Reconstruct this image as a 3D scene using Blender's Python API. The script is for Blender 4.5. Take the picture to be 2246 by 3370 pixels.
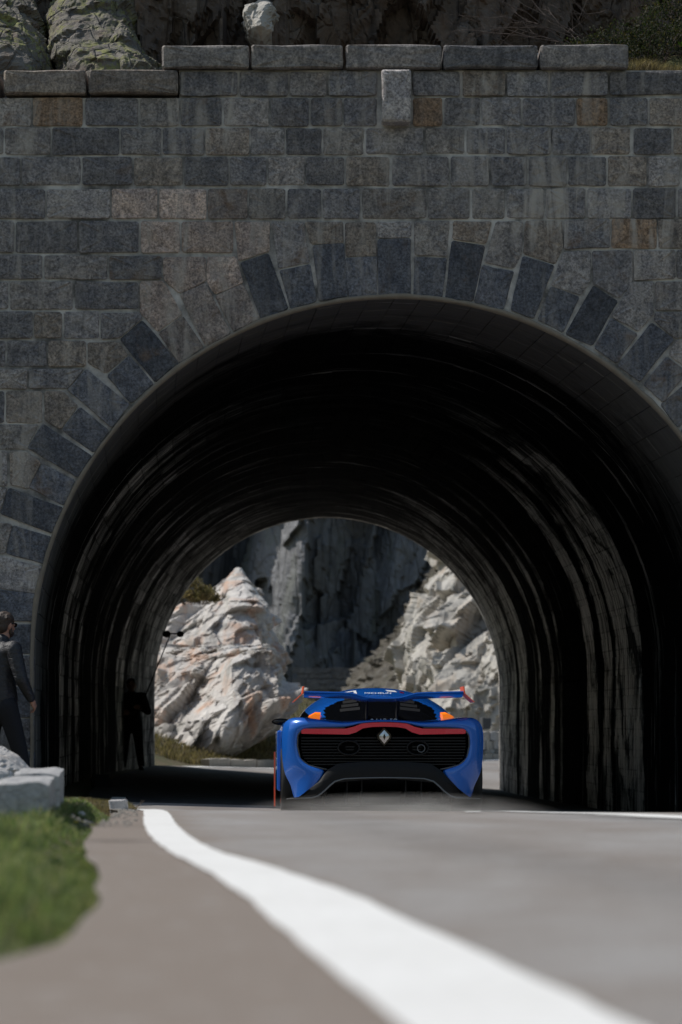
import bpy, math, random
import numpy as np
from mathutils import Vector, Matrix, noise as mnoise

for o in list(bpy.data.objects):
    bpy.data.objects.remove(o)
SC = bpy.context.scene
COL = SC.collection
R = math.radians
random.seed(7)

# ------------------------------------------------------------------ camera, light, exposure
ZC = 0.35            # lens height above the road at the camera
FPX = 9361.0         # focal length in photograph pixels (100 mm on 36 mm)
cam_data = bpy.data.cameras.new('camera')
cam = bpy.data.objects.new('camera', cam_data)
COL.objects.link(cam)
cam.location = (0, 0, ZC)
cam.rotation_euler = (R(90), 0, 0)
cam_data.sensor_fit = 'VERTICAL'
cam_data.sensor_height = 36.0
cam_data.sensor_width = 24.0
cam_data.lens = 100.0
cam_data.shift_y = (2400 - 1685) / 3370.0
cam_data.clip_start = 0.05
cam_data.clip_end = 3000
cam_data.dof.use_dof = True
cam_data.dof.focus_distance = 27.8
cam_data.dof.aperture_fstop = 3.0
SC.camera = cam

SUN_DIR = Vector((-0.60, 0.165, 0.79)).normalized()     # towards the sun: high on the left, just behind the wall
SKY = 0.085
SUN = 3.45
world = bpy.data.worlds.new('World')
SC.world = world
world.use_nodes = True
wn = world.node_tree
sky = wn.nodes.new('ShaderNodeTexSky')
sky.sky_type = 'NISHITA'
sky.sun_disc = False
sky.sun_elevation = math.asin(SUN_DIR.z)
sky.sun_rotation = math.atan2(SUN_DIR.x, SUN_DIR.y)
sky.altitude = 0
sky.air_density = 1.9
sky.dust_density = 1.4
sky.ozone_density = 2.0
bg = wn.nodes['Background']
bg.inputs['Strength'].default_value = SKY
wn.links.new(sky.outputs['Color'], bg.inputs['Color'])
sun_data = bpy.data.lights.new('sun', 'SUN')
sun_data.energy = SUN
sun_data.angle = R(0.53)
sun_data.color = (1.0, 0.955, 0.89)
sun = bpy.data.objects.new('sun', sun_data)
COL.objects.link(sun)
sun.location = (-30, 10, 60)
sun.rotation_euler = SUN_DIR.to_track_quat('Z', 'Y').to_euler()

SC.view_settings.view_transform = 'Standard'
SC.view_settings.look = 'None'
SC.view_settings.exposure = 0.0
SC.view_settings.gamma = 1.0
SC.render.engine = 'CYCLES'
SC.cycles.use_denoising = True
try:
    SC.cycles.denoiser = 'OPENIMAGEDENOISE'
except Exception:
    pass
try:
    SC.cycles.denoising_prefilter = 'ACCURATE'
except Exception:
    pass
SC.cycles.max_bounces = 8
SC.cycles.diffuse_bounces = 4
SC.cycles.volume_bounces = 1
SC.cycles.sample_clamp_indirect = 6.0

# ------------------------------------------------------------------ small helpers
K = 1.43240          # drawing units -> photograph pixels


def W(px, py, d):
    """photograph pixel at depth d -> world point"""
    return ((px - 1123) * d / FPX, d, ZC - (py - 2400) * d / FPX)


def WD(dx, dy, d):
    return W(dx * K, dy * K, d)


def ss(a, b, x):
    t = np.clip((np.asarray(x, float) - a) / (b - a), 0, 1)
    return t * t * (3 - 2 * t)


def setp(o, label=None, cat=None, group=None, kind=None):
    if label: o['label'] = label
    if cat: o['category'] = cat
    if group: o['group'] = group
    if kind: o['kind'] = kind
    return o


def thing(name, label, cat, loc=(0, 0, 0), rz=0.0, group=None):
    o = bpy.data.objects.new(name, None)
    o.empty_display_size = 0.2
    COL.objects.link(o)
    o.location = loc
    o.rotation_euler = (0, 0, rz)
    return setp(o, label, cat, group)


def mesh_obj(name, verts, faces, mat=None, parent=None, smooth=False, color=None, sub=0, offset=None):
    me = bpy.data.meshes.new(name)
    if offset is not None:
        verts = [(v[0] - offset[0], v[1] - offset[1], v[2] - offset[2]) for v in verts]
    if isinstance(verts, np.ndarray): verts = verts.tolist()
    if isinstance(faces, np.ndarray): faces = faces.tolist()
    me.from_pydata(verts, [], faces)
    me.update()
    if smooth:
        me.polygons.foreach_set('use_smooth', [True] * len(me.polygons))
    o = bpy.data.objects.new(name, me)
    COL.objects.link(o)
    if mat: me.materials.append(mat)
    if parent: o.parent = parent
    if color: o.color = color
    if sub:
        md = o.modifiers.new('sub', 'SUBSURF'); md.levels = sub; md.render_levels = sub
    return o


class MB:
    """collects simple shapes into one mesh"""
    def __init__(s):
        s.v = []; s.f = []

    def add(s, v, f):
        n = len(s.v)
        s.v += [tuple(p) for p in v]
        s.f += [[i + n for i in q] for q in f]
        return s

    def box(s, c, d, rz=0.0, jit=0.0, bev=0.0):
        x, y, z = d[0] / 2, d[1] / 2, d[2] / 2
        pts = []
        for sz in (-1, 1):
            for sx, sy in ((-1, -1), (1, -1), (1, 1), (-1, 1)):
                px, py, pz = sx * x, sy * y, sz * z
                if jit:
                    px += random.uniform(-jit, jit); py += random.uniform(-jit, jit); pz += random.uniform(-jit, jit)
                cx = px * math.cos(rz) - py * math.sin(rz); cy = px * math.sin(rz) + py * math.cos(rz)
                pts.append((c[0] + cx, c[1] + cy, c[2] + pz))
        return s.add(pts, [(3, 2, 1, 0), (4, 5, 6, 7), (0, 1, 5, 4), (1, 2, 6, 5), (2, 3, 7, 6), (3, 0, 4, 7)])

    def tube(s, pts, rad, n=8, caps=True):
        pts = [Vector(p) for p in pts]
        rr = rad if isinstance(rad, (list, tuple)) else [rad] * len(pts)
        base = len(s.v)
        up = None
        for i, p in enumerate(pts):
            t = (pts[min(i + 1, len(pts) - 1)] - pts[max(i - 1, 0)])
            t = t.normalized() if t.length > 1e-9 else Vector((0, 0, 1))
            if up is None:
                up = t.orthogonal().normalized()
            up = (up - t * up.dot(t))
            up = up.normalized() if up.length > 1e-6 else t.orthogonal().normalized()
            b = t.cross(up)
            for k in range(n):
                a = 2 * math.pi * k / n
                s.v.append(tuple(p + (up * math.cos(a) + b * math.sin(a)) * rr[i]))
        for i in range(len(pts) - 1):
            for k in range(n):
                a0 = base + i * n + k; a1 = base + i * n + (k + 1) % n
                s.f.append([a0, a1, a1 + n, a0 + n])
        if caps:
            s.f.append([base + k for k in range(n)][::-1])
            e = base + (len(pts) - 1) * n
            s.f.append([e + k for k in range(n)])
        return s

    def ball(s, c, r, n=10, m=7, rot=None):
        r = r if isinstance(r, (list, tuple)) else (r, r, r)
        v = []; f = []
        for j in range(m + 1):
            ph = math.pi * j / m
            for k in range(n):
                a = 2 * math.pi * k / n
                p = Vector((r[0] * math.sin(ph) * math.cos(a), r[1] * math.sin(ph) * math.sin(a), r[2] * math.cos(ph)))
                if rot is not None: p = rot @ p
                v.append((c[0] + p.x, c[1] + p.y, c[2] + p.z))
        for j in range(m):
            for k in range(n):
                a = j * n + k; b = j * n + (k + 1) % n
                f.append([a, a + n, b + n, b])
        return s.add(v, f)

    def capsule(s, p0, r0, p1, r1, n=12):
        p0 = Vector(p0); p1 = Vector(p1)
        t = (p1 - p0); L = t.length; t.normalize()
        pts = []; rr = []
        for k in range(4):
            a = math.pi / 2 * (1 - k / 4.0)
            pts.append(p0 - t * r0 * math.sin(a)); rr.append(max(r0 * math.cos(a), r0 * .05))
        for k in range(5):
            u = k / 4.0
            pts.append(p0 + t * L * u); rr.append(r0 + (r1 - r0) * u)
        for k in range(1, 5):
            a = math.pi / 2 * k / 4.0
            pts.append(p1 + t * r1 * math.sin(a)); rr.append(max(r1 * math.cos(a), r1 * .05))
        return s.tube(pts, rr, n)

    def build(s, name, mat, parent=None, smooth=False, color=None, sub=0, offset=None):
        return mesh_obj(name, s.v, s.f, mat, parent, smooth, color, sub, offset)


def bevel(o, w=0.01, seg=2):
    m = o.modifiers.new('bevel', 'BEVEL'); m.width = w; m.segments = seg; m.limit_method = 'ANGLE'
    return o


def bake(o):
    """apply the modifiers of o"""
    dg = bpy.context.evaluated_depsgraph_get()
    dg.update()
    ev = o.evaluated_get(dg)
    me = bpy.data.meshes.new_from_object(ev)
    o.modifiers.clear()
    old = o.data
    o.data = me
    bpy.data.meshes.remove(old)
    return o


def remesh(o, vox, smooth_it=6, fac=0.5):
    m = o.modifiers.new('r', 'REMESH'); m.mode = 'VOXEL'; m.voxel_size = vox; m.use_smooth_shade = True
    m2 = o.modifiers.new('s', 'SMOOTH'); m2.factor = fac; m2.iterations = smooth_it
    return bake(o)


# ------------------------------------------------------------------ numpy noise
def _h(i, j, k, seed):
    with np.errstate(over='ignore'):
        n = (i.astype(np.int64) * 374761393 + j.astype(np.int64) * 668265263 + k.astype(np.int64) * 2147483647 + int(seed) * 1274126177) & 0xffffffff
        n = ((n ^ (n >> 13)) * 1274126177) & 0xffffffff
        n = ((n ^ (n >> 16)) * 2246822519) & 0xffffffff
        n = n ^ (n >> 15)
    return (n & 0xffffff).astype(float) / 0xffffff


def vnoise(P, seed=0):
    P = np.asarray(P, float)
    I = np.floor(P).astype(np.int64); F = P - I
    F = F * F * (3 - 2 * F)
    out = np.zeros(len(P))
    for a in (0, 1):
        for b in (0, 1):
            for c in (0, 1):
                w = (F[:, 0] if a else 1 - F[:, 0]) * (F[:, 1] if b else 1 - F[:, 1]) * (F[:, 2] if c else 1 - F[:, 2])
                out += w * _h(I[:, 0] + a, I[:, 1] + b, I[:, 2] + c, seed)
    return out * 2 - 1


def fbm(P, octv=4, seed=0, gain=0.5):
    P = np.asarray(P, float)
    s = np.zeros(len(P)); a = 1.0; t = 0
    for o in range(octv):
        s += a * vnoise(P * (2.0 ** o) + o * 17.3, seed + o); t += a; a *= gain
    return s / t


def facets(P, cell, seed, off=1.0, tilt=1.0, rot=None):
    """blocky broken-rock relief: each voronoi cell is a tilted plane"""
    P = np.asarray(P, float)
    Q = (P @ rot if rot is not None else P) / np.asarray(cell, float)
    I = np.floor(Q).astype(np.int64)
    best = np.full(len(Q), 1e9); val = np.zeros(len(Q))
    for a in (-1, 0, 1):
        for b in (-1, 0, 1):
            for c in (-1, 0, 1):
                i, j, k = I[:, 0] + a, I[:, 1] + b, I[:, 2] + c
                S = np.stack([i + _h(i, j, k, seed), j + _h(i, j, k, seed + 1), k + _h(i, j, k, seed + 2)], 1)
                D = Q - S
                d2 = (D * D).sum(1)
                G = np.stack([_h(i, j, k, seed + 3), _h(i, j, k, seed + 4), _h(i, j, k, seed + 5)], 1) * 2 - 1
                v = off * (_h(i, j, k, seed + 6) * 2 - 1) + tilt * (D * G).sum(1)
                m = d2 < best
                best = np.where(m, d2, best); val = np.where(m, v, val)
    return val


def facets_s(P, cell, seed, off, tilt, rot, r):
    """facets with the steps between cells softened over the distance r"""
    P = np.asarray(P, float)
    v = 0
    for o_ in ((0, 0, 0), (r, 0, r), (-r, 0, r), (r, 0, -r), (-r, 0, -r), (0, r, 0), (0, -r, 0)):
        v = v + facets(P + np.array(o_), cell, seed, off, tilt, rot)
    return v / 7


def rotm(ax, deg):
    return np.array(Matrix.Rotation(R(deg), 3, ax))


# ------------------------------------------------------------------ node helpers
class NT:
    def __init__(s, name):
        s.m = bpy.data.materials.new(name); s.m.use_nodes = True
        s.t = s.m.node_tree; s.b = s.t.nodes['Principled BSDF']

    def n(s, typ, props=None, ins=None):
        nd = s.t.nodes.new(typ)
        for k, v in (props or {}).items(): setattr(nd, k, v)
        for k, v in (ins or {}).items(): s.put(nd.inputs[k], v)
        return nd

    def put(s, sock, v):
        if isinstance(v, bpy.types.NodeSocket): s.t.links.new(v, sock)
        else: sock.default_value = v

    def obj(s): return s.n('ShaderNodeTexCoord').outputs['Object']
    def uv(s): return s.n('ShaderNodeTexCoord').outputs['UV']

    def map(s, vec, scale=(1, 1, 1), rot=(0, 0, 0), loc=(0, 0, 0)):
        return s.n('ShaderNodeMapping', None, {'Vector': vec, 'Scale': scale, 'Rotation': rot, 'Location': loc}).outputs[0]

    def noise(s, vec, scale=5.0, detail=4.0, rough=0.55, dist=0.0):
        return s.n('ShaderNodeTexNoise', None, {'Vector': vec, 'Scale': scale, 'Detail': detail, 'Roughness': rough, 'Distortion': dist}).outputs['Fac']

    def voro(s, vec, scale=5.0, feature='F1', out='Distance', rnd=1.0):
        return s.n('ShaderNodeTexVoronoi', {'feature': feature}, {'Vector': vec, 'Scale': scale, 'Randomness': rnd}).outputs[out]

    def ramp(s, fac, stops):
        nd = s.n('ShaderNodeValToRGB', None, {'Fac': fac})
        e = nd.color_ramp.elements
        while len(e) < len(stops): e.new(0.5)
        for el, (p, c) in zip(e, stops):
            el.position = p
            el.color = (c, c, c, 1) if isinstance(c, (int, float)) else (c[0], c[1], c[2], 1)
        return nd.outputs['Color']

    def mix(s, fac, a, b, blend='MIX'):
        nd = s.n('ShaderNodeMix', {'data_type': 'RGBA', 'blend_type': blend})
        c4 = lambda v: v if isinstance(v, bpy.types.NodeSocket) else (v[0], v[1], v[2], 1)
        s.put(nd.inputs[0], fac); s.put(nd.inputs[6], c4(a)); s.put(nd.inputs[7], c4(b))
        return nd.outputs[2]

    def math(s, op, a, b=0.0):
        nd = s.n('ShaderNodeMath', {'operation': op}); s.put(nd.inputs[0], a); s.put(nd.inputs[1], b)
        return nd.outputs[0]

    def bump(s, h, strength=0.3, dist=0.02, normal=None):
        ins = {'Height': h, 'Strength': strength, 'Distance': dist}
        if normal is not None: ins['Normal'] = normal
        return s.n('ShaderNodeBump', None, ins).outputs[0]

    def fin(s, col=None, rough=None, metal=None, normal=None, **kw):
        c4 = lambda v: v if isinstance(v, bpy.types.NodeSocket) else (v[0], v[1], v[2], 1)
        if col is not None: s.put(s.b.inputs['Base Color'], c4(col))
        if rough is not None: s.put(s.b.inputs['Roughness'], rough)
        if metal is not None: s.put(s.b.inputs['Metallic'], metal)
        if normal is not None: s.put(s.b.inputs['Normal'], normal)
        for k, v in kw.items(): s.put(s.b.inputs[k], v)
        return s.m


def plain(name, col, rough=0.5, metal=0.0, nscale=0, namt=0.15, bump=0.0, **kw):
    t = NT(name)
    c = col
    nm = None
    if nscale:
        f = t.noise(t.obj(), nscale, 5, 0.6)
        c = t.mix(f, [v * (1 - namt) for v in col], [min(1, v * (1 + namt)) for v in col])
        if bump: nm = t.bump(f, bump, 0.01)
    return t.fin(c, rough, metal, nm, **kw)


def stone_material(name='wall_stone', speck=0.5, streaks=1.0, bump=0.9):
    t = NT(name)
    o = t.obj()
    info = t.n('ShaderNodeObjectInfo')
    base = t.mix(1.0, info.outputs['Color'], (1.33, 1.26, 1.28), 'MULTIPLY')
    rnd = info.outputs['Random']
    fine = t.noise(o, 42, 3, 0.75)
    med = t.noise(o, 13, 5, 0.65)
    big = t.noise(o, 2.3, 4, 0.6)
    c = t.mix(t.ramp(fine, [(0.36, 0.0), (0.64, 1.0)]), t.mix(1.0, base, (1 - speck,) * 3, 'MULTIPLY'), t.mix(1.0, base, (1 + speck,) * 3, 'MULTIPLY'))
    c = t.mix(t.ramp(med, [(0.36, 0.0), (0.64, 1.0)]), t.mix(1.0, c, (0.62, 0.63, 0.65), 'MULTIPLY'), c)
    big2 = t.ramp(t.noise(o, 5.5, 4, 0.6, 0.5), [(0.38, 0.0), (0.62, 1.0)])
    c = t.mix(big2, t.mix(1.0, c, (0.80, 0.81, 0.84), 'MULTIPLY'), t.mix(1.0, c, (1.15, 1.13, 1.09), 'MULTIPLY'))
    # brown weathering on some stones
    br = t.math('MULTIPLY', t.ramp(t.noise(o, 4.5, 4, 0.6, 0.6), [(0.52, 0.0), (0.72, 1.0)]), t.ramp(rnd, [(0.62, 0.0), (0.97, 0.8)]))
    c = t.mix(br, c, (0.17, 0.105, 0.062))
    # lime run-off: pale vertical streaks
    st = t.noise(t.map(o, (6.0, 1.0, 0.9)), 1.0, 6, 0.66, 0.8)
    gate = t.ramp(t.noise(o, 0.9, 3, 0.5), [(0.42, 0.15), (0.60, 1.0)])
    sf = t.math('MULTIPLY', t.math('MULTIPLY', t.ramp(st, [(0.48, 0.0), (0.64, 1.0)]), gate), t.math('MULTIPLY', t.ramp(base, [(0.10, 0.16), (0.24, 1.0)]), streaks))
    c = t.mix(sf, c, (0.44, 0.40, 0.36))
    # dark soot streaks
    ds = t.ramp(t.noise(t.map(o, (5.0, 1.0, 0.6), (0, 0, 0), (3.1, 0, 7.7)), 1.0, 5, 0.6, 0.4), [(0.56, 0.0), (0.75, 0.7)])
    c = t.mix(ds, c, (0.045, 0.045, 0.05))
    h = t.math('ADD', t.math('MULTIPLY', med, 1.0), t.math('MULTIPLY', fine, 0.35))
    return t.fin(c, 0.88, 0, t.bump(h, bump, 0.02))


def rock_material(name, c1, c2, c3=None, c4=None, scale=1.0, rot=(0, 0, 0), aniso=(1, 1, 0.35), lichen=0.0, lcol=(0.20, 0.23, 0.07), bump=0.6, stain=0.5):
    t = NT(name)
    o = t.obj()
    v = t.map(o, aniso, rot)
    a = t.noise(v, 1.1 * scale, 7, 0.62, 0.7)
    c = t.mix(t.ramp(a, [(0.3, 0.0), (0.68, 1.0)]), c1, c2)
    b = t.noise(o, 9 * scale, 5, 0.7)
    c = t.mix(t.ramp(b, [(0.3, 0.0), (0.75, 1.0)]), t.mix(1.0, c, (0.62, 0.62, 0.64), 'MULTIPLY'), c)
    if c3:
        s3 = t.ramp(t.noise(t.map(o, aniso, rot, (5, 2, 9)), 1.7 * scale, 5, 0.6, 0.8), [(0.53, 0.0), (0.70, stain)])
        c = t.mix(s3, c, c3)
    if c4:
        s4 = t.ramp(t.noise(t.map(o, aniso, rot, (1, 8, 3)), 2.6 * scale, 5, 0.6, 1.0), [(0.56, 0.0), (0.68, 0.8)])
        c = t.mix(s4, c, c4)
    if lichen:
        l = t.math('MULTIPLY', t.ramp(t.noise(o, 7 * scale, 6, 0.72), [(0.47, 0.0), (0.58, 1.0)]), t.ramp(t.noise(o, 1.3 * scale, 3, 0.5), [(0.36, 0.0), (0.56, lichen)]))
        c = t.mix(l, c, lcol)
    cr = t.voro(t.map(o, (aniso[0], aniso[1], aniso[2] * 1.2), rot), 2.4 * scale, 'DISTANCE_TO_EDGE')
    h = t.math('ADD', t.math('MULTIPLY', a, 1.5), t.math('ADD', t.math('MULTIPLY', b, 0.6), t.ramp(cr, [(0.0, 0.0), (0.05, 0.5)])))
    return t.fin(c, 0.9, 0, t.bump(h, bump, 0.08 / scale))
# ------------------------------------------------------------------ materials of the setting
M = {}
M['stone'] = stone_material()
M['coping'] = stone_material('coping_granite', 0.45, 0.25, 0.7)


def asphalt_material(name, c1, c2, c3, dirt=None):
    t = NT(name)
    o = t.obj()
    big = t.noise(t.map(o, (0.75, 0.22, 1), (0, 0, -0.1)), 1.0, 5, 0.6, 0.6)
    mid = t.noise(o, 3.0, 5, 0.6)
    fine = t.noise(o, 160, 3, 0.7)
    c = t.mix(t.ramp(big, [(0.35, 0.0), (0.65, 1.0)]), c1, c2)
    c = t.mix(t.ramp(mid, [(0.42, 0.0), (0.72, 0.75)]), c, c3)
    if dirt:
        u_ = t.n('ShaderNodeSeparateXYZ', None, {'Vector': t.uv()}).outputs[0]
        sh = t.ramp(t.math('ADD', u_, t.math('MULTIPLY', t.math('SUBTRACT', t.noise(o, 1.7, 4, 0.6), 0.5), 0.5)), [(0.0, 0.85), (0.22, 0.0)])
        c = t.mix(sh, c, dirt)
        for uc in (0.95, 2.45):
            tr = t.ramp(t.math('ABSOLUTE', t.math('SUBTRACT', u_, uc)), [(0.10, 0.35), (0.32, 0.0)])
            c = t.mix(t.math('MULTIPLY', tr, t.ramp(mid, [(0.3, 0.4), (0.6, 1.0)])), c, (0.16, 0.152, 0.147))
    blot = t.ramp(t.noise(o, 9.0, 4, 0.7), [(0.56, 0.0), (0.70, 0.45)])
    c = t.mix(blot, c, (0.40, 0.385, 0.37))
    c = t.mix(t.ramp(fine, [(0.35, 0.0), (0.65, 1.0)]), t.mix(1.0, c, (0.72,) * 3, 'MULTIPLY'), t.mix(1.0, c, (1.2,) * 3, 'MULTIPLY'))
    agg = t.voro(o, 110, 'F1')
    h = t.math('ADD', t.math('MULTIPLY', fine, 0.6), agg)
    return t.fin(c, 0.86, 0, t.bump(h, 0.5, 0.006), **{'Specular IOR Level': 0.28})


M['asphalt'] = asphalt_material('asphalt', (0.235, 0.205, 0.184), (0.355, 0.345, 0.338), (0.25, 0.222, 0.20), (0.235, 0.192, 0.160))
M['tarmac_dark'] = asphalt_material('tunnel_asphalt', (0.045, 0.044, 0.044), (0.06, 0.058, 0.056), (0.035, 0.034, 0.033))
_t = NT('road_paint')
_o = _t.obj()
_w = _t.noise(_o, 22, 5, 0.7)
_c = _t.mix(_t.ramp(_w, [(0.25, 0.0), (0.55, 1.0)]), (0.70, 0.69, 0.66), (0.83, 0.82, 0.80))
_c = _t.mix(_t.ramp(_t.noise(_o, 2.1, 3, 0.5), [(0.4, 0.0), (0.7, 0.12)]), _c, (0.45, 0.42, 0.38))
M['paint'] = _t.fin(_c, 0.7, 0, _t.bump(_t.noise(_o, 120, 2, 0.6), 0.25, 0.004))
_t = NT('earth_and_turf')
_o = _t.obj()
_n = _t.noise(_o, 1.6, 6, 0.65)
_c = _t.mix(_t.ramp(_n, [(0.36, 0.0), (0.6, 1.0)]), (0.13, 0.095, 0.055), (0.075, 0.085, 0.03))
_f = _t.noise(_o, 38, 5, 0.7)
_c = _t.mix(_t.ramp(_f, [(0.3, 0.0), (0.7, 1.0)]), _t.mix(1.0, _c, (0.5, 0.5, 0.5), 'MULTIPLY'), _t.mix(1.0, _c, (1.25, 1.2, 1.1), 'MULTIPLY'))
M['earth'] = _t.fin(_c, 0.95, 0, _t.bump(_f, 0.8, 0.03))
_t = NT('lime_mortar'); _o = _t.obj()
_c = _t.mix(_t.ramp(_t.noise(_o, 2.2, 5, 0.65), [(0.38, 0.0), (0.62, 1.0)]), (0.12, 0.115, 0.11), (0.62, 0.59, 0.56))
M['mortar'] = _t.fin(_c, 0.95, 0, _t.bump(_t.noise(_o, 40, 4, 0.6), 0.6, 0.01))
M['rim'] = plain('plaster_rim', (0.23, 0.195, 0.155), 0.92, 0, 7, 0.4, 0.5)
M['rock_top'] = rock_material('rock_above_portal', (0.13, 0.098, 0.08), (0.22, 0.18, 0.15), (0.20, 0.11, 0.06), (0.05, 0.045, 0.044), 1.2, (0, 0, 0), (1, 1, 0.3), 0.0, bump=0.8)
M['rock_lichen'] = rock_material('lichen_rock', (0.15, 0.135, 0.12), (0.24, 0.22, 0.195), (0.17, 0.11, 0.075), (0.055, 0.055, 0.05), 1.6, (0, R(15), 0), (1, 1, 0.6), 0.95, (0.235, 0.24, 0.085), bump=1.0)
M['rock_pale'] = rock_material('pale_rock', (0.56, 0.525, 0.48), (0.76, 0.73, 0.69), (0.55, 0.29, 0.16), (0.20, 0.205, 0.19), 0.55, (0, R(-32), 0), (1.5, 1.0, 0.42), 0.0, bump=0.3, stain=0.75)
M['rock_crag'] = rock_material('crag_rock', (0.44, 0.415, 0.37), (0.66, 0.63, 0.57), (0.42, 0.30, 0.20), (0.15, 0.155, 0.15), 0.5, (0, R(8), 0), (1.6, 1.0, 0.4), 0.0, bump=0.32, stain=0.4)
M['rock_cliff'] = rock_material('far_cliff_rock', (0.16, 0.165, 0.18), (0.33, 0.335, 0.35), (0.15, 0.17, 0.11), (0.085, 0.09, 0.10), 0.26, (0, R(14), 0), (1.8, 1.0, 0.24), 0.0, bump=0.9, stain=0.45)
M['scree'] = rock_material('scree_and_turf', (0.085, 0.072, 0.052), (0.13, 0.115, 0.092), (0.06, 0.068, 0.03), (0.20, 0.19, 0.17), 0.6, (0, R(50), 0), (1, 1, 0.4), 0.0, bump=0.8)
M['granite'] = rock_material('granite_block', (0.46, 0.455, 0.445), (0.62, 0.61, 0.60), None, (0.26, 0.26, 0.265), 5.0, (0, 0, 0), (1, 1, 1), 0.0, bump=0.7)
M['white_rock'] = rock_material('white_boulder', (0.62, 0.59, 0.56), (0.74, 0.71, 0.68), (0.5, 0.38, 0.29), None, 3.0, (0, R(40), 0), (1, 1, 0.4), 0.0, bump=0.5, stain=0.3)
M['far_masonry'] = rock_material('far_retaining_masonry', (0.15, 0.15, 0.155), (0.24, 0.24, 0.24), None, (0.11, 0.11, 0.115), 0.8, (0, 0, 0), (1, 1, 1.8), 0.0, bump=0.8)

# ------------------------------------------------------------------ road geometry
YS = np.arange(-80, 420, 0.1)


def _prof(pts, sig=0.0):
    p = np.array(pts, float)
    v = np.interp(YS, p[:, 0], p[:, 1])
    if sig:
        k = np.arange(-60, 61) * 0.1
        g = np.exp(-k * k / (2 * sig * sig)); g /= g.sum()
        v = np.convolve(np.pad(v, 60, mode='edge'), g, 'valid')
    return v


_D = _prof([(-80, 1.0), (-20, .40), (0, .35), (3.4, .350), (7, .371), (10, .398), (13, .432), (15.5, .466), (17.5, .507), (20, .585), (22, .655), (23.8, .722), (24.8, .745), (26, .752), (28, .768), (31, .81), (36, .88), (58, .98), (66, 1.05), (75, 1.05), (89, 1.0), (105, .75), (120, .1), (135, -1.1), (160, -2.2), (420, -12)], 0.8)
_S = _prof([(-80, 0), (17, 0.002), (22, .01), (28, .02), (36, .05), (58, .073), (66, .045), (89, .02), (110, 0)], 1.5)
_XC = _prof([(-80, 2), (18, 1.2), (36, .2), (58, -.3), (75, 3), (95, 8), (120, 14)], 2.0)
_XL = _prof([(-80, 8.54), (0, .54), (5, .04), (6.5, -.125), (7.9, -.315), (8.8, -.45), (9.9, -.575), (12.2, -.775), (15, -.97), (17.5, -1.145), (20, -1.42), (24, -1.85), (28, -2.2), (35, -2.7), (45, -3.05), (57, -3.2), (61, -2.75), (64, -2.15), (66, -1.56), (75, 1.0), (89, 4.9), (100, 9), (120, 20), (140, 40), (420, 400)], 0.5)


def DI(tab, y): return np.interp(y, YS, tab)


def road_z(x, y):
    x = np.asarray(x, float); y = np.asarray(y, float)
    z = ZC - DI(_D, y) - DI(_S, y) * np.clip(x - DI(_XC, y), -12, 12)
    P = np.stack([x.ravel() * 0.5, y.ravel() * 0.42, np.zeros(x.size)], 1)
    return z + (vnoise(P, 3) * 0.0045 + vnoise(P * 2.7 + 9, 4) * 0.0018).reshape(x.shape)


def edge_l(y):            # left edge of the asphalt
    y = np.asarray(y, float)
    off = np.interp(y, [0, 3.3, 4, 4.8, 5.75, 9.2, 14, 18, 23, 57, 62, 400], [1.0, .92, .72, .53, .44, .35, .25, .22, .25, .55, .30, .30])
    return DI(_XL, y) - off


def edge_r(y):
    y = np.asarray(y, float)
    return DI(_XL, y) + np.interp(y, [-80, 18, 28, 57, 66, 400], [6.2, 6.2, 6.6, 7.0, 7.5, 8.5])


def ground_z(x, y):
    x = np.asarray(x, float); y = np.asarray(y, float)
    l = edge_l(y); r = edge_r(y)
    base = road_z(np.clip(x, l, r), y)
    dl = np.maximum(l - x, 0); dr = np.maximum(x - r, 0)
    P = np.stack([x.ravel() * 1.3, y.ravel() * 0.8, np.zeros(x.size)], 1)
    nz = fbm(P, 3, 11).reshape(x.shape)
    z = base - 0.06
    vh = np.interp(y, [0, 12, 16, 18.5, 21, 24, 57, 64, 400], [.075, .07, .09, .135, .14, .06, .06, .14, .14])
    z = z + vh * ss(0.0, 0.25, dl) + 0.1 * ss(0.0, 0.4, dr)
    z = z + nz * 0.03 * ss(0.1, 0.8, dl + dr)
    far = ss(57, 63, y) * (1 - ss(88, 104, y))
    z = z + far * (0.34 * np.clip(dl - 0.5, 0, 9) + 0.02 * np.clip(dl - 9, 0, 200))
    near = 1 - ss(26, 29, y)
    z = z + near * (0.012 * np.clip(dl - 0.5, 0, 3) + 0.25 * np.clip(dl - 4, 0, 60) + 0.20 * np.clip(dr - 3, 0, 60))
    z = z + fbm(P * 0.15, 3, 5).reshape(x.shape) * 0.5 * ss(4, 14, dl + dr)
    return z


def grid_mesh(X, Y, Z):
    n, m = X.shape
    V = np.stack([X.ravel(), Y.ravel(), Z.ravel()], 1)
    i = np.arange(n * m).reshape(n, m)
    F = np.stack([i[:-1, :-1].ravel(), i[:-1, 1:].ravel(), i[1:, 1:].ravel(), i[1:, :-1].ravel()], 1)
    return V, F


gy = np.concatenate([np.arange(-80, 0, 4.0), np.arange(0, 30, 0.35), np.arange(30, 110, 1.0), np.arange(110, 401, 8.0)])
u = np.concatenate([np.linspace(-160, -12, 22), np.linspace(-10.5, -1.2, 30), np.arange(-1.0, 0.6, 0.125), np.linspace(1.0, 8.0, 10), np.linspace(9, 20, 10), np.linspace(26, 160, 16)])
GY, GU = np.meshgrid(gy, u, indexing='ij')
GX = GU + DI(_XL, np.minimum(gy, 110))[:, None]
V, F = grid_mesh(GX, GY, ground_z(GX, GY))
setp(mesh_obj('ground', V, F, M['earth'], smooth=True), kind='structure')

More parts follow.
